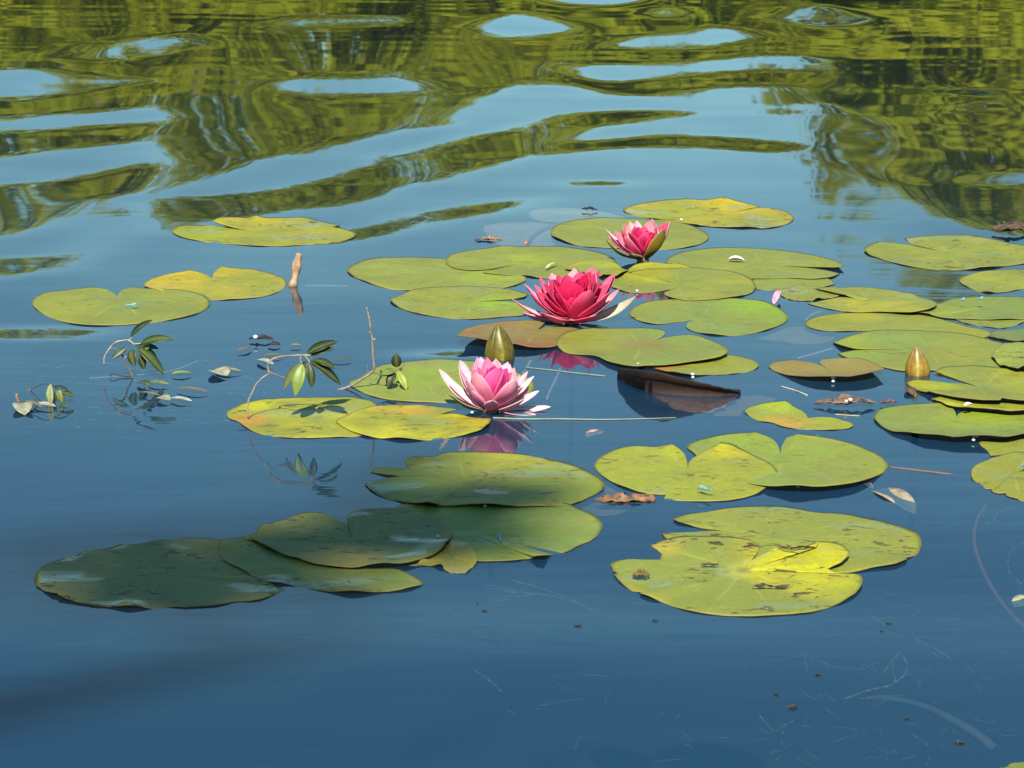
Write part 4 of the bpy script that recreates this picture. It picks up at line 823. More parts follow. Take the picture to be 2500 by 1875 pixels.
# ------------------------------------------------------------------ buds
def bud(basepx, tippx, wpx, label, cols, lean):
    g = ground(*basepx, 0.0); rng_ = math.hypot(H, g.y); mp = rng_ / FPX
    hgt = (basepx[1] - tippx[1]) * mp / math.cos(math.atan2(H, g.y)) + 0.012; w = wpx * mp * 0.5
    root = empty('water_lily_bud', (g.x, g.y, -0.012))
    prof = [(0.0, 0.55), (0.10, 0.88), (0.25, 1.0), (0.40, 0.98), (0.55, 0.88), (0.70, 0.70), (0.82, 0.50), (0.91, 0.30), (0.97, 0.14), (1.0, 0.02)]
    for s in range(4):
        V, C, F = [], [], []; n = 9
        for lay in (0, 1):
            for t, r_ in prof:
                for k in range(n):
                    x = k / (n - 1) * 2 - 1
                    a = R(lean[1]) + s * math.pi / 2 + x * R(48)
                    rr_ = w * r_ * (1 - 0.05 * x * x + 0.05 * max(0, 1 - abs(x) * 7)) * (1.0 if s % 2 else 0.985) - 0.0008 * lay
                    V.append(Vector((rr_ * math.cos(a) + lean[0] * t * t, rr_ * math.sin(a), hgt * t)))
                    c = cmix(cols[0], cols[1], sstep(0.5, 1.0, t)); c = cmix(c, cols[2], max(0, 1 - abs(x) * 6) * 0.8)
                    c = cmix(c, cols[3], sstep(0.55, 1.0, abs(x)) * 0.8); C.append(c)
        L2 = len(prof) * n
        for i in range(len(prof) - 1):
            for k in range(n - 1):
                a = i * n + k; F.append((a, a + 1, a + n + 1, a + n)); F.append((a + L2, a + n + L2, a + n + 1 + L2, a + 1 + L2))
            a = i * n; F.append((a, a + n, a + n + L2, a + L2)); a = i * n + n - 1; F.append((a, a + L2, a + n + L2, a + n))
        link('sepal', mesh('sepal', V, F, None, C), root, [M['bud_skin']])
    V, F = tube([(0, 0, -0.22), (0, 0, -0.02), (0, 0, 0.003)], [0.004, 0.0045, w * 0.55], 10)
    link('stalk', mesh('stalk', V, F, cols=[(0.10, 0.07, 0.02)] * len(V)), root, [M['sepal']])
    tag(root, label, 'flower bud', 'water lily buds')
bud((1221, 876), (1214, 792), 71, 'olive green pointed bud with a pale rib, behind the pale pink flower', [(0.125, 0.095, 0.004), (0.08, 0.075, 0.008), (0.26, 0.22, 0.02), (0.08, 0.06, 0.005)], (-0.003, -78))
bud((2241, 908), (2233, 844), 58, 'golden orange pointed bud among the right hand pads', [(0.30, 0.19, 0.02), (0.15, 0.11, 0.03), (0.44, 0.36, 0.11), (0.26, 0.12, 0.010)], (-0.003, -100))

# ------------------------------------------------------------------ sprigs, sticks and floating bits
def jit(c, r, a=0.15): return tuple(max(0, q * r.uniform(1 - a, 1 + a)) for q in c)
def leaf_mesh(name, b, t, w, top, under, facing, cup=0.25, bend=0.08, fold=True, thick=0.0006, pw=0.7):
    b, t = Vector(b), Vector(t); d = t - b; L = d.length; d.normalize()
    nrm = Vector(facing) - d * Vector(facing).dot(d)
    nrm.normalize(); side = d.cross(nrm)
    n, m = 9, 5; V, C, F = [], [], []
    for lay in (0, 1):
        for i in range(n + 1):
            s = i / n; ww = max(w * 0.66 * math.sin(math.pi * s ** 0.85) ** pw, w * 0.02)
            p = b + d * (L * s) + nrm * (bend * L * math.sin(math.pi * s))
            for k in range(m):
                x = k / (m - 1) * 2 - 1
                V.append(p + side * (x * ww) + nrm * (cup * ww * abs(x) - thick * lay))
                c = under if lay else top
                if not lay and k == 2: c = cmix(c, (0.16, 0.18, 0.05), 0.4)
                C.append(c)
    L2 = (n + 1) * m
    for i in range(n):
        for k in range(m - 1):
            a = i * m + k; F.append((a, a + 1, a + m + 1, a + m)); F.append((a + L2, a + m + L2, a + m + 1 + L2, a + 1 + L2))
        a = i * m; F.append((a, a + m, a + m + L2, a + L2)); a = i * m + m - 1; F.append((a, a + L2, a + m + L2, a + m))
    return mesh(name, V, F, None, C)

def sprig(zn, Ybase, label, twigs, leaves, name='leafy_sprig', cat='sprig', tw_c=(0.20, 0.14, 0.09), seed=1, group=None):
    r = random.Random(seed)
    first = twigs[0][0][0]; O = at_depth(*px(zn, first), Ybase)
    root = empty(name, O)
    mpx = math.hypot(H, Ybase) / FPX / Z[zn][2]
    for pts, r0, r1, col in twigs:
        P = [at_depth(*px(zn, p), Ybase + (p[2] * 0.001 if len(p) > 2 else 0)) - O for p in pts]
        P = [Vector(q) for q in catmull([tuple(p) for p in P], max(8, 4 * len(P)), closed=False)]
        n = len(P)
        rad = [lerp(r0, r1, i / (n - 1)) * 0.0008 * (1 + (0.25 if i % 7 == 3 else 0) + r.uniform(-.08, .08)) for i in range(n)]
        V, F = tube(P, rad, 7)
        C = [cmix(col or tw_c, (0.06, 0.04, 0.03), max(0, mnoise.noise(v * 120)) * 0.9) for v in V]
        link('twig', mesh('twig', V, F, None, C), root, [M['twig']])
    for (b, t, w, face, tc, uc) in leaves:
        B = at_depth(*px(zn, b), Ybase + (b[2] * 0.001 if len(b) > 2 else 0)) - O
        T = at_depth(*px(zn, t), Ybase + (t[2] * 0.001 if len(t) > 2 else 0)) - O
        link('leaf', leaf_mesh('leaf', B, T, w * mpx, jit(tc, r), jit(uc, r), face, bend=r.uniform(0.02, 0.1)), root, [M['sprig_leaf']])
    tag(root, label, cat, group); return root
LD = (0.012, 0.021, 0.005); LM = (0.024, 0.042, 0.008); LL = (0.10, 0.14, 0.022); UN = (0.06, 0.09, 0.02)
Yb = ground(*px('A6', (390, 672))).y
sprig('A6', Yb, 'dark leafy sprig rising from the water at left, below the notched pad', [
    ([(390, 690), (380, 640), (335, 560), (300, 470), (255, 415), (200, 378), (150, 375)], 1.3, 1.0, None),
    ([(100, 545), (102, 470), (150, 385), (215, 315), (290, 296), (345, 292), (410, 340)], 1.0, 1.2, (0.40, 0.32, 0.22)),
    ([(300, 470), (345, 450), (370, 440)], 0.9, 0.7, (0.35, 0.28, 0.2)),
    ([(345, 292), (380, 270)], 0.8, 0.6, (0.4, 0.35, 0.2)), ([(400, 330), (470, 325)], 0.8, 0.6, (0.4, 0.38, 0.2)),
    ([(385, 660), (250, 650), (165, 636), (160, 655)], 1.0, 0.7, (0.04, 0.03, 0.03))], [
    ((365, 258), (588, 86, 5), 80, (-0.5, -0.4, 0.7), LD, UN), ((470, 325, -5), (800, 285, -12), 78, (0.1, -0.6, 0.8), LM, UN), ((430, 360), (655, 378, 8), 60, (0.1, -0.5, 0.8), LD, UN),
    ((330, 365), (172, 485, -8), 48, (0.4, -0.6, 0.6), LD, UN), ((375, 385), (408, 558, -8), 78, (-0.4, -0.8, 0.4), LM, UN), ((455, 430), (505, 585, -4), 68, (0.3, -0.8, 0.4), LD, UN),
    ((440, 370, -6), (702, 634, -16), 92, (0.4, -0.6, 0.7), LM, UN), ((420, 350), (640, 465, 4), 60, (0.2, -0.3, 0.9), LM, UN), ((520, 390, -6), (556, 335, -6), 40, (0, -0.7, 0.6), LL, UN)], seed=4)
Yb = ground(*px('A7', (125, 1440)), 0.006).y
sprig('A7', Yb, 'leafy sprig bent over the yellow pad, leaves hanging like a hand', [
    ([(125, 1450), (122, 1330), (135, 1240), (165, 1180), (250, 1020), (330, 950), (390, 905), (372, 850), (372, 800), (410, 752), (500, 712), (600, 698), (690, 693), (790, 688), (900, 690)], 1.0, 1.3, (0.36, 0.27, 0.18)),
    ([(395, 900), (480, 930), (600, 975, -4)], 1.0, 0.8, None), ([(125, 1370), (60, 1372), (0, 1377)], 0.7, 0.5, (0.05, 0.04, 0.03)),
    ([(780, 690), (770, 740), (790, 800)], 0.9, 0.7, (0.4, 0.38, 0.2)), ([(820, 690), (870, 750), (890, 790)], 0.9, 0.7, (0.4, 0.38, 0.2)), ([(880, 690), (910, 730), (830, 830)], 0.9, 0.6, None)], [
    ((850, 668), (1226, 520, 6), 120, (-0.3, -0.5, 0.8), LD, UN), ((900, 690), (1185, 608, 2), 90, (0, -0.5, 0.8), LM, UN), ((930, 745, -4), (1198, 855, -12), 88, (0.3, -0.5, 0.8), LM, LL),
    ((890, 760, -6), (1265, 1050, -16), 118, (0.5, -0.5, 0.7), LD, LL), ((795, 780, -4), (568, 1115, -14), 100, (-0.5, -0.6, 0.5), (0.10, 0.10, 0.03), UN), ((800, 800, -10), (708, 1188, -22), 120, (-0.15, -0.9, 0.4), (0.17, 0.20, 0.03), UN), ((868, 790, -4), (915, 1092, -10), 82, (0.3, -0.9, 0.3), LM, UN), ((850, 760, 4), (720, 1050, 6), 90, (-0.5, -0.5, 0.4), LD, UN)], seed=5)
Yb = ground(*px('A7', (1230, 1118))).y
sprig('A7', Yb, 'bare upright grey twig with a few small leaves beside the pale pink flower', [
    ([(1215, 1125), (1300, 1100), (1400, 1060), (1540, 970), (1640, 908), (1672, 870), (1668, 760), (1660, 640), (1655, 520), (1640, 400), (1610, 210), (1580, 100)], 2.0, 1.2, (0.26, 0.20, 0.14)),
    ([(1660, 895), (1740, 925), (1830, 940), (1945, 870), (2020, 830), (2060, 780)], 1.0, 0.6, None), ([(1655, 905), (1600, 890), (1590, 810)], 0.8, 0.5, None), ([(1660, 495), (1692, 488)], 1.0, 0.8, (0.4, 0.33, 0.22)), ([(1640, 400), (1615, 405)], 1.1, 0.9, (0.5, 0.33, 0.2))], [
    ((1955, 840), (1942, 662), 98, (0, -0.8, 0.6), LD, UN), ((1935, 885), (1760, 930, -4), 78, (-0.2, -0.6, 0.7), LL, UN), ((1930, 900), (1840, 1090, -8), 88, (-0.3, -0.8, 0.4), LD, LL), ((1968, 885), (2078, 1122, -12), 74, (0.2, -0.8, 0.5), (0.20, 0.28, 0.03), UN), ((1985, 865), (2025, 862), 34, (0, -0.6, 0.7), LD, UN)], seed=6, name='bare_twig', cat='twig')
Yb = ground(*px('A8', (430, 340))).y
sprig('A8', Yb, 'half sunken loop of dark twig with pale leaves at the left border', [
    ([(440, 345), (360, 280), (300, 205), (360, 170), (440, 145), (520, 175), (570, 210), (620, 290)], 0.8, 0.7, (0.05, 0.04, 0.03)), ([(300, 205), (262, 200)], 0.6, 0.4, None), ([(200, 350), (165, 290), (160, 240)], 1.3, 1.8, (0.42, 0.20, 0.08))], [
    ((490, 350), (488, 145, -3), 62, (-0.3, -0.8, 0.4), (0.34, 0.36, 0.20), UN), ((520, 170), (660, 205), 26, (0, -0.4, 0.9), LD, UN), ((600, 230), (710, 268, -4), 55, (0.1, -0.5, 0.8), LM, LL), ((560, 200), (600, 330, -4), 50, (0.3, -0.8, 0.4), LL, UN), ((540, 230), (510, 350), 50, (-0.5, -0.8, 0.3), LM, UN)], seed=8, name='sunken_sprig')

def wood_stub():
    O = ground(*px('Z3', (1822, 640)))
    P = [at_depth(*px('Z3', p), O.y + d) - O for p, d in [((1812, 668), -0.002), ((1822, 640), 0.0), ((1838, 570), 0.004), ((1850, 490), 0.008), ((1862, 438), 0.010), ((1864, 430), 0.010)]]
    P = [Vector(q) for q in catmull([tuple(p) for p in P], 18, closed=False)]
    rad = [0.0052 + 0.0012 * math.sin(i * 0.7) + 0.0010 * (i / 17) for i in range(len(P))]; rad[-1] *= 0.55; rad[-2] *= 0.9
    V, F = tube(P, rad, 14)
    V = [v + Vector((mnoise.noise(v * 90), mnoise.noise(v * 90 + Vector((5, 5, 5))), 0)) * 0.0012 for v in V]
    C = [cmix((0.46, 0.29, 0.17), (0.22, 0.13, 0.08), 0.5 + mnoise.noise(Vector((v.x * 200, v.y * 200, v.z * 40)))) for v in V]
    C = [cmix((0.03, 0.02, 0.015), c, sstep(-0.004, 0.008, v.z)) for v, c in zip(V, C)]
    o = link('wood_stub', mesh('wood_stub', V, F, None, C), None, [M['twig']]); o.location = O
    tag(o, 'tan stub of wood poking upright out of the water beside the yellowing pad', 'stick')
wood_stub()

# loose leaves and bits that float flat
def floating_leaf(zn, b, t, wpx, label, top, name='floating_leaf', cat='leaf', group='loose leaves floating on the water', z=0.003, tilt=(0, -0.15, 1), cup=0.3, zt=None):
    B = ground(*px(zn, b), z); T = ground(*px(zn, t), z if zt is None else zt)
    B.z += water_h(B.x, B.y); T.z += water_h(T.x, T.y)
    mpx = math.hypot(H, B.y) / FPX / Z[zn][2]
    O = B.copy()
    o = link(name, leaf_mesh(name, (0, 0, 0), T - B, wpx * mpx, top, cmix(top, (0.1, 0.08, 0.04), 0.5), tilt, cup=cup, bend=0.06, pw=0.5), None, [M['dead_leaf']]); o.location = O
    tag(o, label, cat, group); return o
WH_ = (0.29, 0.275, 0.20)
floating_leaf('A8', (210, 355), (240, 466), 145, 'cream oval leaf underside at the far left, below the orange stem', WH_, zt=0.001)
floating_leaf('A8', (330, 360), (540, 380), 60, 'long cream leaf lying against the sunken twig loop', (0.28, 0.28, 0.24))
floating_leaf('A8', (215, 330), (410, 390), 40, 'narrow dark olive leaf beside the cream oval leaf', (0.10, 0.11, 0.05))
floating_leaf('A8', (2050, 20), (2190, 70), 150, 'cream leaf half left of the leafy hanging sprig, topmost of the loose ones', WH_)
floating_leaf('A8', (2060, 10), (2330, 25), 40, 'slim olive leaf attached right of the topmost cream leaf', (0.18, 0.18, 0.08))
floating_leaf('A8', (1520, 285), (1640, 310), 90, 'small cream leaf left of the white slip, below the dark sprig', WH_)
floating_leaf('A8', (1640, 290), (1850, 318), 45, 'slender white slip of leaf right of the small cream leaf', (0.30, 0.29, 0.25))
floating_leaf('A8', (1340, 232), (1540, 262), 26, 'thin brown olive sliver leading to the small cream leaf', (0.13, 0.12, 0.06))
floating_leaf('A8', (1330, 135), (1450, 165), 70, 'dark green leaf lying at the foot of the dark sprig', (0.04, 0.06, 0.02))
floating_leaf('A8', (1430, 135), (1630, 152), 50, 'olive green leaf right of the foot of the dark sprig', (0.15, 0.17, 0.06))
floating_leaf('A8', (590, 372), (662, 378), 60, 'small dark round leaf right of the sunken twig loop', (0.05, 0.08, 0.03))
floating_leaf('A8', (500, 425), (680, 415), 36, 'thin sunken green leaf below the twig loop', (0.16, 0.2, 0.1), z=-0.004)
floating_leaf('A8', (1650, 50), (1850, 40), 44, 'thin green leaf between the dark sprig and the topmost cream leaf', (0.15, 0.2, 0.08))
floating_leaf('A8', (1700, 195), (2005, 228), 36, 'long brown olive sliver right of the dark sprig', (0.14, 0.12, 0.08))
floating_leaf('A7', (240, 750), (440, 808), 70, 'cream leaf tip beside the bend of the hanging sprig', (0.30, 0.29, 0.22))
floating_leaf('A7', (0, 640), (170, 600), 50, 'brown sliver left of the dark floating clump', (0.14, 0.11, 0.08))
floating_leaf('A7', (640, 575), (780, 575), 44, 'little olive leaf above the bend of the hanging sprig', (0.14, 0.16, 0.06))
floating_leaf('A7', (290, 705), (560, 690), 36, 'long dark olive leaf above the bend of the hanging sprig', (0.10, 0.11, 0.06))
floating_leaf('A7', (1150, 750), (1410, 742), 32, 'dark thin leaf right of the hanging sprig', (0.06, 0.08, 0.05))
floating_leaf('Z7', (2170, 930), (2260, 890), 60, 'pale olive leaf scrap at the right border, lower part', (0.34, 0.33, 0.20), z=-0.003)
floating_leaf('Z7', (1560, 435), (1740, 535), 90, 'drowned tan leaf right of the smooth heart pad', (0.34, 0.27, 0.18), z=-0.006)
floating_leaf('Z7', (1520, 405), (1560, 425), 22, 'pink scrap of petal left of the drowned tan leaf', (0.75, 0.30, 0.32), z=-0.002)
floating_leaf('Z7', (320, 208), (405, 185), 40, 'pink brown scrap floating left of the bright heart pad', (0.60, 0.30, 0.26), z=-0.003)
floating_leaf('Z5', (690, 385), (775, 388), 24, 'curled white petal lying on the long pad', (0.75, 0.75, 0.66), z=0.0042, cup=1.0)
floating_leaf('Z5', (925, 612, 0), (958, 540), 26, 'pink petal tip standing between the pads', (0.72, 0.34, 0.46), zt=0.010)
floating_leaf('Y3', (1340, 415), (1440, 400), 44, 'white petal scrap on the yellow strip of pad', (0.85, 0.80, 0.68), z=0.012, cup=0.8)
floating_leaf('Z4', (1355, 525), (1432, 490), 14, 'straw-coloured splinter lying on the pad behind the deep pink flower', (0.6, 0.55, 0.25), z=0.0048)
floating_leaf('Y2', (960, 1080), (1010, 1150), 90, 'dark red-brown scrap floating below the golden bud', (0.10, 0.05, 0.03), z=0.002)

def dead_clump(zn, cx, cy, w, hgt, label, col, seed, n=7, name='dead_leaf', cat='dead leaf', z=0.004, depth=1.6):
    """crumpled dead leaf: a torn, buckled sheet"""
    r = random.Random(seed); O = ground(*px(zn, (cx, cy)), z); O.z += water_h(O.x, O.y)
    mpx = math.hypot(H, O.y) / FPX / Z[zn][2]
    nx_, ny_ = 22, 9; V, C, F = [], [], []
    W = w * mpx; D = hgt * mpx * depth
    for lay in (0, 1):
        for i in range(nx_):
            for j in range(ny_):
                a = i / (nx_ - 1) * 2 - 1; b_ = j / (ny_ - 1) * 2 - 1
                prof = (1 - abs(a) ** 2.2) ** 0.6 * (0.75 + 0.35 * mnoise.noise(Vector((a * 4, seed, 0))))
                x = a * W / 2; y = b_ * D / 2 * prof
                zz = W * 0.09 * mnoise.noise(Vector((x / W * 3.1 + y / W * 2, y / W * 7, seed))) + W * 0.035 * mnoise.noise(Vector((x / W * 9, y / W * 13, seed + 3))) + hgt * mpx * 0.35 * (1 - a * a) * (0.4 + 0.6 * max(0, b_))
                V.append((x + 0.03 * W * mnoise.noise(Vector((a * 7, b_ * 3, seed))), y, zz - 0.0009 * lay))
                C.append(cmix(col, cmix(col, (0.02, 0.012, 0.01), 0.8), 0.5 + 1.1 * mnoise.noise(Vector((x / W * 9, y / W * 14, seed + 8)))))
    L2 = nx_ * ny_
    for i in range(nx_ - 1):
        for j in range(ny_ - 1):
            a = i * ny_ + j
            if mnoise.noise(Vector((i * 0.45, j * 0.7, seed * 1.7))) > 0.32: continue
            F.append((a, a + ny_, a + ny_ + 1, a + 1)); F.append((a + L2, a + 1 + L2, a + ny_ + 1 + L2, a + ny_ + L2))
    o = link(name, mesh(name, V, F, None, C), None, [M['dead_leaf']]); o.location = O
    tag(o, label, cat, 'dead leaves and scraps on the water'); return o
dead_clump('Y4', 1790, 365, 470, 95, 'curled brown dead leaf floating left of the black-edged heart pad', (0.26, 0.15, 0.10), 3, z=0.005)
dead_clump('Y4', 2120, 365, 130, 50, 'small brown scrap touching the black-edged heart pad', (0.18, 0.10, 0.07), 5)
dead_clump('Y4', 1740, 440, 330, 40, 'drowned grey shred below the curled brown dead leaf', (0.10, 0.09, 0.10), 7, z=-0.004)
dead_clump('Z7', 490, 480, 260, 60, 'orange brown dead leaf beside the shaded slit pad', (0.30, 0.15, 0.06), 11, z=0.001)
dead_clump('Y8', 330, 710, 420, 90, 'orange brown dead leaf left of the round far pad', (0.48, 0.24, 0.13), 13, z=0.002)
dead_clump('Y8', 1840, 245, 240, 80, 'black scrap behind the round far pad', (0.02, 0.02, 0.018), 17, z=0.004)
dead_clump('A7', 290, 485, 300, 80, 'black clump floating above the hanging sprig', (0.03, 0.022, 0.02), 19, z=0.004)
dead_clump('A7', 450, 560, 150, 90, 'dark twiggy scrap right below the black floating clump', (0.05, 0.05, 0.05), 23, z=0.003)
dead_clump('Z5', 2150, 240, 210, 110, 'dark brown clump of debris at the right border near the top', (0.12, 0.075, 0.05), 29, z=0.004)
dead_clump('Y1', 235, 550, 120, 80, 'curled brown husk lying on the left of the front pad', (0.24, 0.17, 0.05), 31, z=0.0055)
dead_clump('Y1', 1290, 372, 260, 36, 'dry tan curl in the bite of the yellow lobe', (0.42, 0.24, 0.10), 37, z=0.0095, depth=0.8)
dead_clump('Y1', 1110, 622, 260, 16, 'dark rotten streak lying on the front pad', (0.08, 0.05, 0.04), 41, z=0.0045)
dead_clump('Y1', 700, 480, 130, 16, 'rusty brown shred near the middle of the front pad', (0.16, 0.07, 0.03), 43, z=0.0045)
SPECK = ['small dark speck left of the larger speck in the lower right water', 'largest dark speck in the open water at lower right', 'dark oval speck beside the end of the pale drowned stem', 'faint speck just above the pair of dark specks at lower right',
         'dark speck below the middle of the front pad, on open water', 'dark speck just under the front edge of the front pad', 'upper of two specks right of the front pad in the weed', 'lower of two specks right of the front pad in the weed', 'speck floating over the arching pale drowned stem',
         'upper speck of two below the torn yellowish lobe', 'lower speck of two below the torn yellowish lobe']
for k, (x, y, w, h_) in enumerate([(1320, 515, 22, 10), (1380, 560, 40, 18), (1980, 682, 40, 14), (1470, 445, 30, 8), (605, 266, 30, 8), (885, 243, 26, 8), (1725, 250, 26, 8), (1700, 280, 18, 6), (1790, 598, 20, 8), (245, 180, 12, 6), (270, 210, 26, 6)]):
    dead_clump('Z8', x, y, w, h_, SPECK[k], (0.04, 0.04, 0.03), 50 + k, z=0.0008, name='debris_speck', cat='debris')

# ------------------------------------------------------------------ stems, grass blades and weed
def strand(zn, pts, r0, r1, col, label, name, cat, group, z=None, mt='weed', flat=1.0):
    P = []
    for p in pts:
        zz = (p[2] * 0.001 if len(p) > 2 else 0.0); zz = zz - 0.004 if zz < 0 else zz; q = ground(*px(zn, p), zz); q.z += water_h(q.x, q.y); P.append(q)
    O = P[0].copy(); P = [p - O for p in P]
    P = [Vector(q) for q in catmull([tuple(p) for p in P], max(10, 5 * len(P)), closed=False)]
    n = len(P); V, F = tube(P, [lerp(r0, r1, i / (n - 1)) * 0.001 for i in range(n)], 6)
    C = [cmix(col, cmix(col, (0.08, 0.06, 0.05), .6), max(0, mnoise.noise(v * 60))) for v in V]
    o = link(name, mesh(name, V, F, None, C), None, [M[mt]]); o.location = O
    tag(o, label, cat, group); return o
SG = 'stems under the water'
strand('Y7', [(880, 70, -14), (820, 180, -8), (808, 300, -5), (850, 440, -4), (930, 590, -3), (1020, 710, -5), (1106, 800, -8), (1200, 900, -14)], 2.0, 2.0, (0.36, 0.13, 0.12), 'long pink stem curving down at the right border', 'submerged_stem', 'stem', SG)
strand('Y7', [(120, 1255, -14), (280, 1252, -6), (420, 1275, -4), (560, 1320, -3), (700, 1390, -4), (820, 1460, -7), (930, 1545, -14)], 2.0, 4.2, (0.12, 0.105, 0.11), 'thick pale drowned stem arching near the bottom right', 'submerged_stem', 'stem', SG)
strand('Y8', [(880, 775, 0), (960, 680, -3), (1100, 570, -4), (1260, 510, -5), (1400, 475, -6)], 3.2, 3.2, (0.34, 0.16, 0.14), 'reddish stem slanting behind the pads left of the smallest flower', 'submerged_stem', 'stem', SG)
strand('Z4', [(1265, 1105, -2), (1240, 1150, -4), (1215, 1185, -6)], 2.2, 1.6, (0.85, 0.40, 0.45), 'short pink stem just right of the pale pink flower', 'submerged_stem', 'stem', SG)
strand('Z4', [(1450, 1150, -4), (1420, 1220, -5), (1385, 1290, -6), (1365, 1340, -8)], 2.0, 1.6, (0.80, 0.38, 0.42), 'pink stem slanting in the open water right of the pale pink flower', 'submerged_stem', 'stem', SG)
strand('Y3', [(440, 1160, 0), (800, 1200, 0), (1100, 1235, 0), (1450, 1285, -2)], 1.1, 1.6, (0.13, 0.085, 0.06), 'brown stem lying between the smooth heart pad and the ragged right pad', 'submerged_stem', 'stem', SG)
strand('Z5', [(1050, 890, -4), (1140, 865, -3), (1240, 835, -5)], 1.5, 1.5, (0.66, 0.40, 0.52), 'pink violet stem behind the bronze notched pad', 'submerged_stem', 'stem', SG)
strand('Z5', [(1090, 690, -3), (1130, 660, -3), (1220, 635, -4)], 1.6, 1.6, (0.60, 0.38, 0.46), 'pink stem left of the long narrow pad', 'submerged_stem', 'stem', SG)
strand('Z3', [(1860, 640, -2), (2000, 640, -3), (2169, 645, -4)], 1.0, 1.0, (0.62, 0.38, 0.46), 'thin pink stem running right from the tan stub', 'submerged_stem', 'stem', SG)
strand('Z3', [(560, 1212, -2), (700, 1200, -2), (1050, 1165, -3), (1250, 1095, -4)], 0.8, 0.8, (0.72, 0.60, 0.66), 'thin pale stem passing the foot of the dark sprig', 'submerged_stem', 'stem', SG)
BG = 'pale grass blades on the water'
strand('Z4', [(1230, 1145, 0.6), (1400, 1160, 0.6), (1560, 1178, 0.6), (1730, 1195, 0.6)], 0.8, 1.0, (0.14, 0.20, 0.18), 'pale grass blade floating right of the olive bud', 'grass_blade', 'grass blade', BG)
strand('Z4', [(1030, 1463, 0.8), (1200, 1467, 0.8), (1450, 1464, 0.8), (1700, 1466, 0.8), (1950, 1460, 0.8), (2169, 1452, 0.8)], 1.1, 0.5, (0.20, 0.25, 0.19), 'long pale grass blade lying level in front of the pale pink flower', 'grass_blade', 'grass blade', BG)
strand('Y4', [(1310, 250, 0.6), (1400, 275, 0.6), (1510, 318, 0.6)], 0.7, 1.0, (0.4, 0.4, 0.34), 'short white blade floating above the curled brown dead leaf', 'grass_blade', 'grass blade', BG)
strand('Y4', [(1720, 460, 0.6), (1900, 470, 0.6)], 0.8, 0.6, (0.3, 0.34, 0.2), 'short yellow-green blade below the curled brown dead leaf', 'grass_blade', 'grass blade', BG)
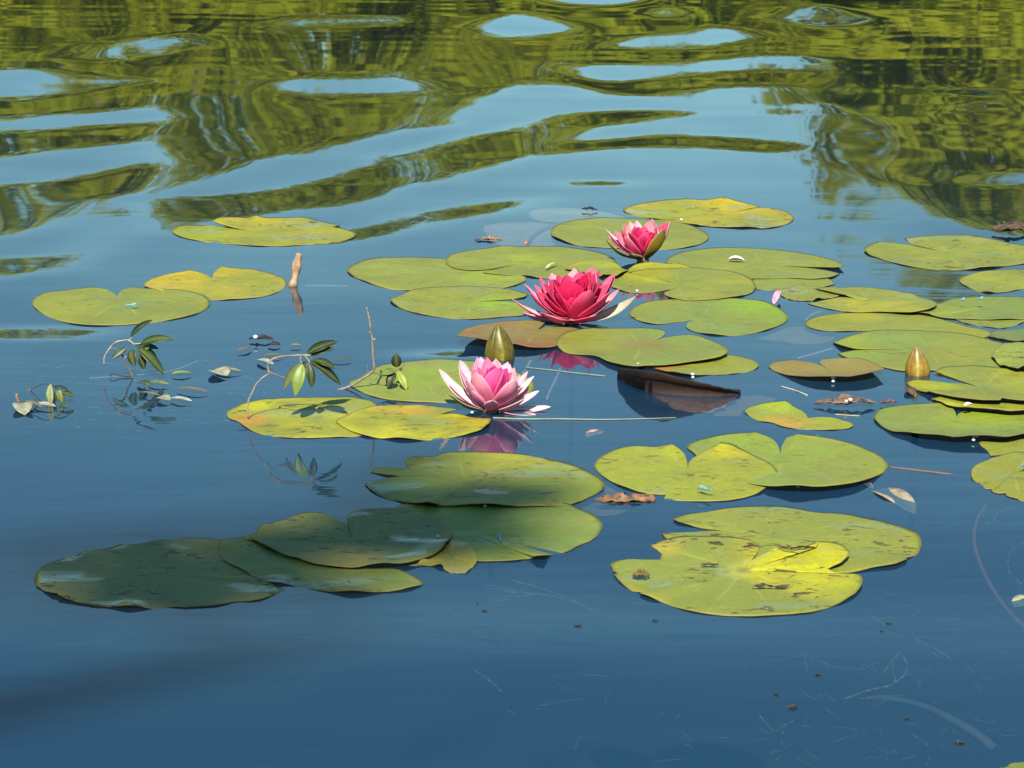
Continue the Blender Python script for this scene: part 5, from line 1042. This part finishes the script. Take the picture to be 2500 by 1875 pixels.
# fine underwater weed, nobody could count it
def weed():
    r = random.Random(21); V, F, C = [], [], []
    def fil(pts, rad, col):
        P = [ground(*q[:2], q[2]) for q in pts]
        v, f = tube(P, [rad * 0.001] * len(P), 4, False); o = len(V)
        V.extend(v); F.extend([tuple(i + o for i in x) for x in f]); C.extend([col] * len(v))
    pale = (0.15, 0.175, 0.15); tan = (0.24, 0.20, 0.11); grn = (0.12, 0.17, 0.12)
    for zn, pts, rad, col in [('Y7', [(30, 1245), (170, 1195), (330, 1150), (400, 1075), (405, 1050), (360, 960)], 1.0, tan), ('Y7', [(355, 965), (320, 1060), (330, 1145), (300, 1190)], .8, tan), ('Y7', [(355, 965), (260, 1090)], .7, tan),
                              ('Y7', [(400, 1080), (405, 1115)], .8, tan), ('Y7', [(410, 1085), (500, 1160)], .6, pale), ('Y7', [(180, 740), (300, 820), (420, 870), (550, 935), (690, 1020)], 1.2, grn), ('Y7', [(430, 870), (520, 940), (540, 1000)], .6, grn), ('Y7', [(440, 880), (600, 1000)], .6, grn),
                              ('Y7', [(150, 890), (330, 870), (550, 840), (780, 825)], .8, pale), ('Y7', [(1010, 400), (1020, 490), (1080, 550), (1080, 600)], .9, pale), ('Y7', [(1080, 555), (1106, 535)], .9, pale), ('Y7', [(1010, 400), (1040, 340), (1100, 310)], .7, pale),
                              ('Y7', [(920, 180), (945, 130), (1000, 110), (1100, 85)], .8, pale), ('Y7', [(850, 130), (905, 205)], .7, pale), ('Y7', [(440, 1460), (540, 1530)], .7, pale), ('Y7', [(540, 1595), (520, 1650)], .7, pale),
                              ('Z8', [(230, 420), (300, 470), (330, 500)], .8, pale), ('Z8', [(255, 265), (310, 300), (335, 350), (360, 300)], .8, pale), ('Z8', [(340, 140), (470, 150), (600, 180), (690, 220)], .9, pale), ('Z8', [(370, 100), (480, 130), (600, 175)], .8, pale), ('Z8', [(140, 205), (260, 280)], .7, pale),
                              ('Z8', [(1275, 310), (1400, 355), (1510, 405)], .8, pale), ('Z8', [(1405, 345), (1560, 295), (1650, 350)], .8, tan), ('Z8', [(1405, 250), (1530, 290)], .9, pale), ('Z8', [(1255, 580), (1320, 640), (1350, 620), (1390, 600)], .7, pale), ('Z8', [(1345, 640), (1340, 700)], .7, pale)]:
        q = catmull([px(zn, p) for p in pts], 5 * len(pts), closed=False)
        fil([(a[0], a[1], -0.008 + 0.003 * math.sin(i)) for i, a in enumerate(q)], rad, col)
    def fan(cu, cv, n, L, a0, a1, col, rad=.45):
        for k in range(n):
            a = R(r.uniform(a0, a1)); l_ = L * r.uniform(.4, 1)
            pts = [(cu + math.cos(a) * l_ * s + r.uniform(-2, 2), cv - math.sin(a) * l_ * s * .5 + r.uniform(-2, 2), -0.008 - 0.01 * s) for s in (0, .33, .66, 1)]
            fil(pts, rad, col)
    fan(1960, 1600, 12, 120, 0, 360, pale); fan(2230, 1560, 10, 130, -60, 20, grn); fan(1320, 1450, 8, 140, 150, 210, pale); fan(1180, 1560, 8, 100, 200, 340, pale)
    for k in range(170):     # loose threads in the lower right
        u = 1250 + 1250 * r.random() ** 0.7; v = r.uniform(1430, 1860); a = r.uniform(0, 6.28); l_ = r.uniform(15, 70)
        fil([(u + math.cos(a) * l_ * s + r.uniform(-4, 4), v + math.sin(a) * l_ * .5 * s + r.uniform(-3, 3), -0.006 - 0.014 * r.random()) for s in (0, .5, 1)], .35, cmix(pale, grn, r.random()))
    for k in range(130):     # submerged green leaflets drifting at left
        u = r.uniform(0, 760); v = r.uniform(880, 1060); a = r.uniform(-.6, .6); l_ = r.uniform(10, 34)
        fil([(u + math.cos(a) * l_ * s, v + math.sin(a) * l_ * .4 * s, -0.006 - 0.012 * r.random()) for s in (0, .5, 1)], r.uniform(.4, 1.6), cmix((0.11, 0.19, 0.17), (0.07, 0.13, 0.11), r.random()))
    o = link('water_weed', mesh('water_weed', V, F, None, C), None, [M['weed']])
    tag(o, 'fine pale threads of weed and leaflets hanging just under the surface', 'water weed', kind='stuff')
weed()

# ------------------------------------------------------------------ damselflies, and beads added as sun glints
def damselfly(zn, a, b, label, wings=True, z=0.012):
    A = ground(*px(zn, a), z); B = ground(*px(zn, b), z + 0.004); B = A + (B - A) * 0.65
    root = empty('damselfly', A); d = B - A
    n = 12; rad = [0.0008 if i < 3 else (0.0011 if i < 6 else 0.0006) for i in range(n)][::-1]
    V, F = tube([d * (i / (n - 1)) for i in range(n)], rad, 7); link('body', mesh('body', V, F), root, [M['fly']])
    s = d.normalized().cross(Vector((0, 0, 1))).normalized()
    for sg in (-1, 1):
        b0 = d * 0.75; e = d * 0.15 + s * sg * d.length * 0.07 + Vector((0, 0, 0.004)); w = Vector((0, 0, 1)) * 0.0010
        me = mesh('wing', [b0, b0.lerp(e, .4) - w, b0.lerp(e, .8) - w * 1.1, e, b0.lerp(e, .8) + w * 1.1, b0.lerp(e, .4) + w] + [q + s * 0.0004 for q in [b0, b0.lerp(e, .4) - w, b0.lerp(e, .8) - w * 1.1, e, b0.lerp(e, .8) + w * 1.1, b0.lerp(e, .4) + w]],
                  [(0, 1, 2, 3, 4, 5), (11, 10, 9, 8, 7, 6)] + [(i, i + 6, (i + 1) % 6 + 6, (i + 1) % 6) for i in range(6)])
        link('wing', me, root, [M['wing']], smooth=False)
    tag(root, label, 'damselfly', 'blue damselflies on the pads')
damselfly('Y6', (1200, 800), (1240, 890), 'tiny blue damselfly on the pad below the shaded slit pad', z=0.003)
damselfly('Y2', (1580, 150), (1490, 135), 'left of two blue damselflies on the right border pad', z=0.0065)
damselfly('Y2', (1780, 140), (1670, 120), 'right of two blue damselflies on the right border pad', z=0.0065)
damselfly('Z7', (800, 430), (900, 438), 'blue damselfly on the front edge of the bright heart pad', z=0.0062)
damselfly('Y3', (2100, 1155), (1970, 1150), 'blue damselfly on the ragged pad at the right border', z=0.0045)
damselfly('Z3', (860, 760), (740, 745), 'blue damselfly in the middle of the far left notched pad', z=0.0045)
DL = 'tiny glinting white bead of water at the edge of a pad'
me = bpy.data.meshes.new('water_bead'); bm = bmesh.new(); bmesh.ops.create_icosphere(bm, subdivisions=2, radius=1.0); bm.to_mesh(me); bm.free()
BEADS = ['left of two white water beads on the front edge of the broad centre pad', 'right of two white water beads on the front edge of the broad centre pad', 'upper white water bead under the sliver of green pad', 'lower white water bead under the sliver of green pad', 'upper white water bead under the bronze notched pad', 'lower white water bead under the bronze notched pad', 'right white bead on the curled brown dead leaf', 'left white bead on the curled brown dead leaf', 'upper left of three white beads under the black-edged heart pad', 'upper right of three white beads under the black-edged heart pad', 'lowest of three white beads under the black-edged heart pad', 'single white bead left of the three under the heart pad', 'white bead under the bronze brown pad below the deep pink flower', 'white bead at the foot of the pale pink flower', 'white bead on the front rim of the farthest pad', 'white bead under the pad right of the deep pink flower', 'bright white bead on the black floating clump', 'white bead between the shaded slit pad and the pad below', 'white bead on the right of the dark scratched pad', 'white bead under the smooth green heart pad']
for bi, (zn, x, y, s, z) in enumerate([('Y4', 238, 88, 2.2, .003), ('Y4', 343, 93, 2.2, .003), ('Y4', 648, 165, 2.4, .003), ('Y4', 650, 188, 2.0, .002), ('Y4', 1702, 190, 2.8, .004), ('Y4', 1702, 218, 2.2, .001), ('Y4', 1832, 355, 2.6, .008), ('Y4', 1800, 366, 2.2, .008), ('Y3', 1450, 805, 2.4, .003), ('Y3', 1485, 803, 2.2, .003), ('Y3', 1447, 850, 2.0, .001), ('Y3', 1203, 810, 1.8, .003),
                      ('Z4', 1238, 1005, 2.2, .003), ('A1', 655, 1065, 2.0, .006), ('Z5', 450, 181, 2.6, .004), ('Z5', 222, 548, 2.4, .002), ('A7', 220, 465, 3.4, .009), ('Y6', 1085, 553, 1.8, .003), ('Y6', 676, 815, 1.4, .006), ('Z7', 1235, 420, 2.0, .002)]):
    o = bpy.data.objects.new('water_bead', me); COL.objects.link(o)
    if not me.materials: me.materials.append(M['drop']); me.polygons.foreach_set('use_smooth', [True] * len(me.polygons))
    o.location = ground(*px(zn, (x, y)), z); o.scale = (s * 0.001, s * 0.001, s * 0.0008)
    tag(o, BEADS[bi], 'water bead', 'beads of water on the pads')
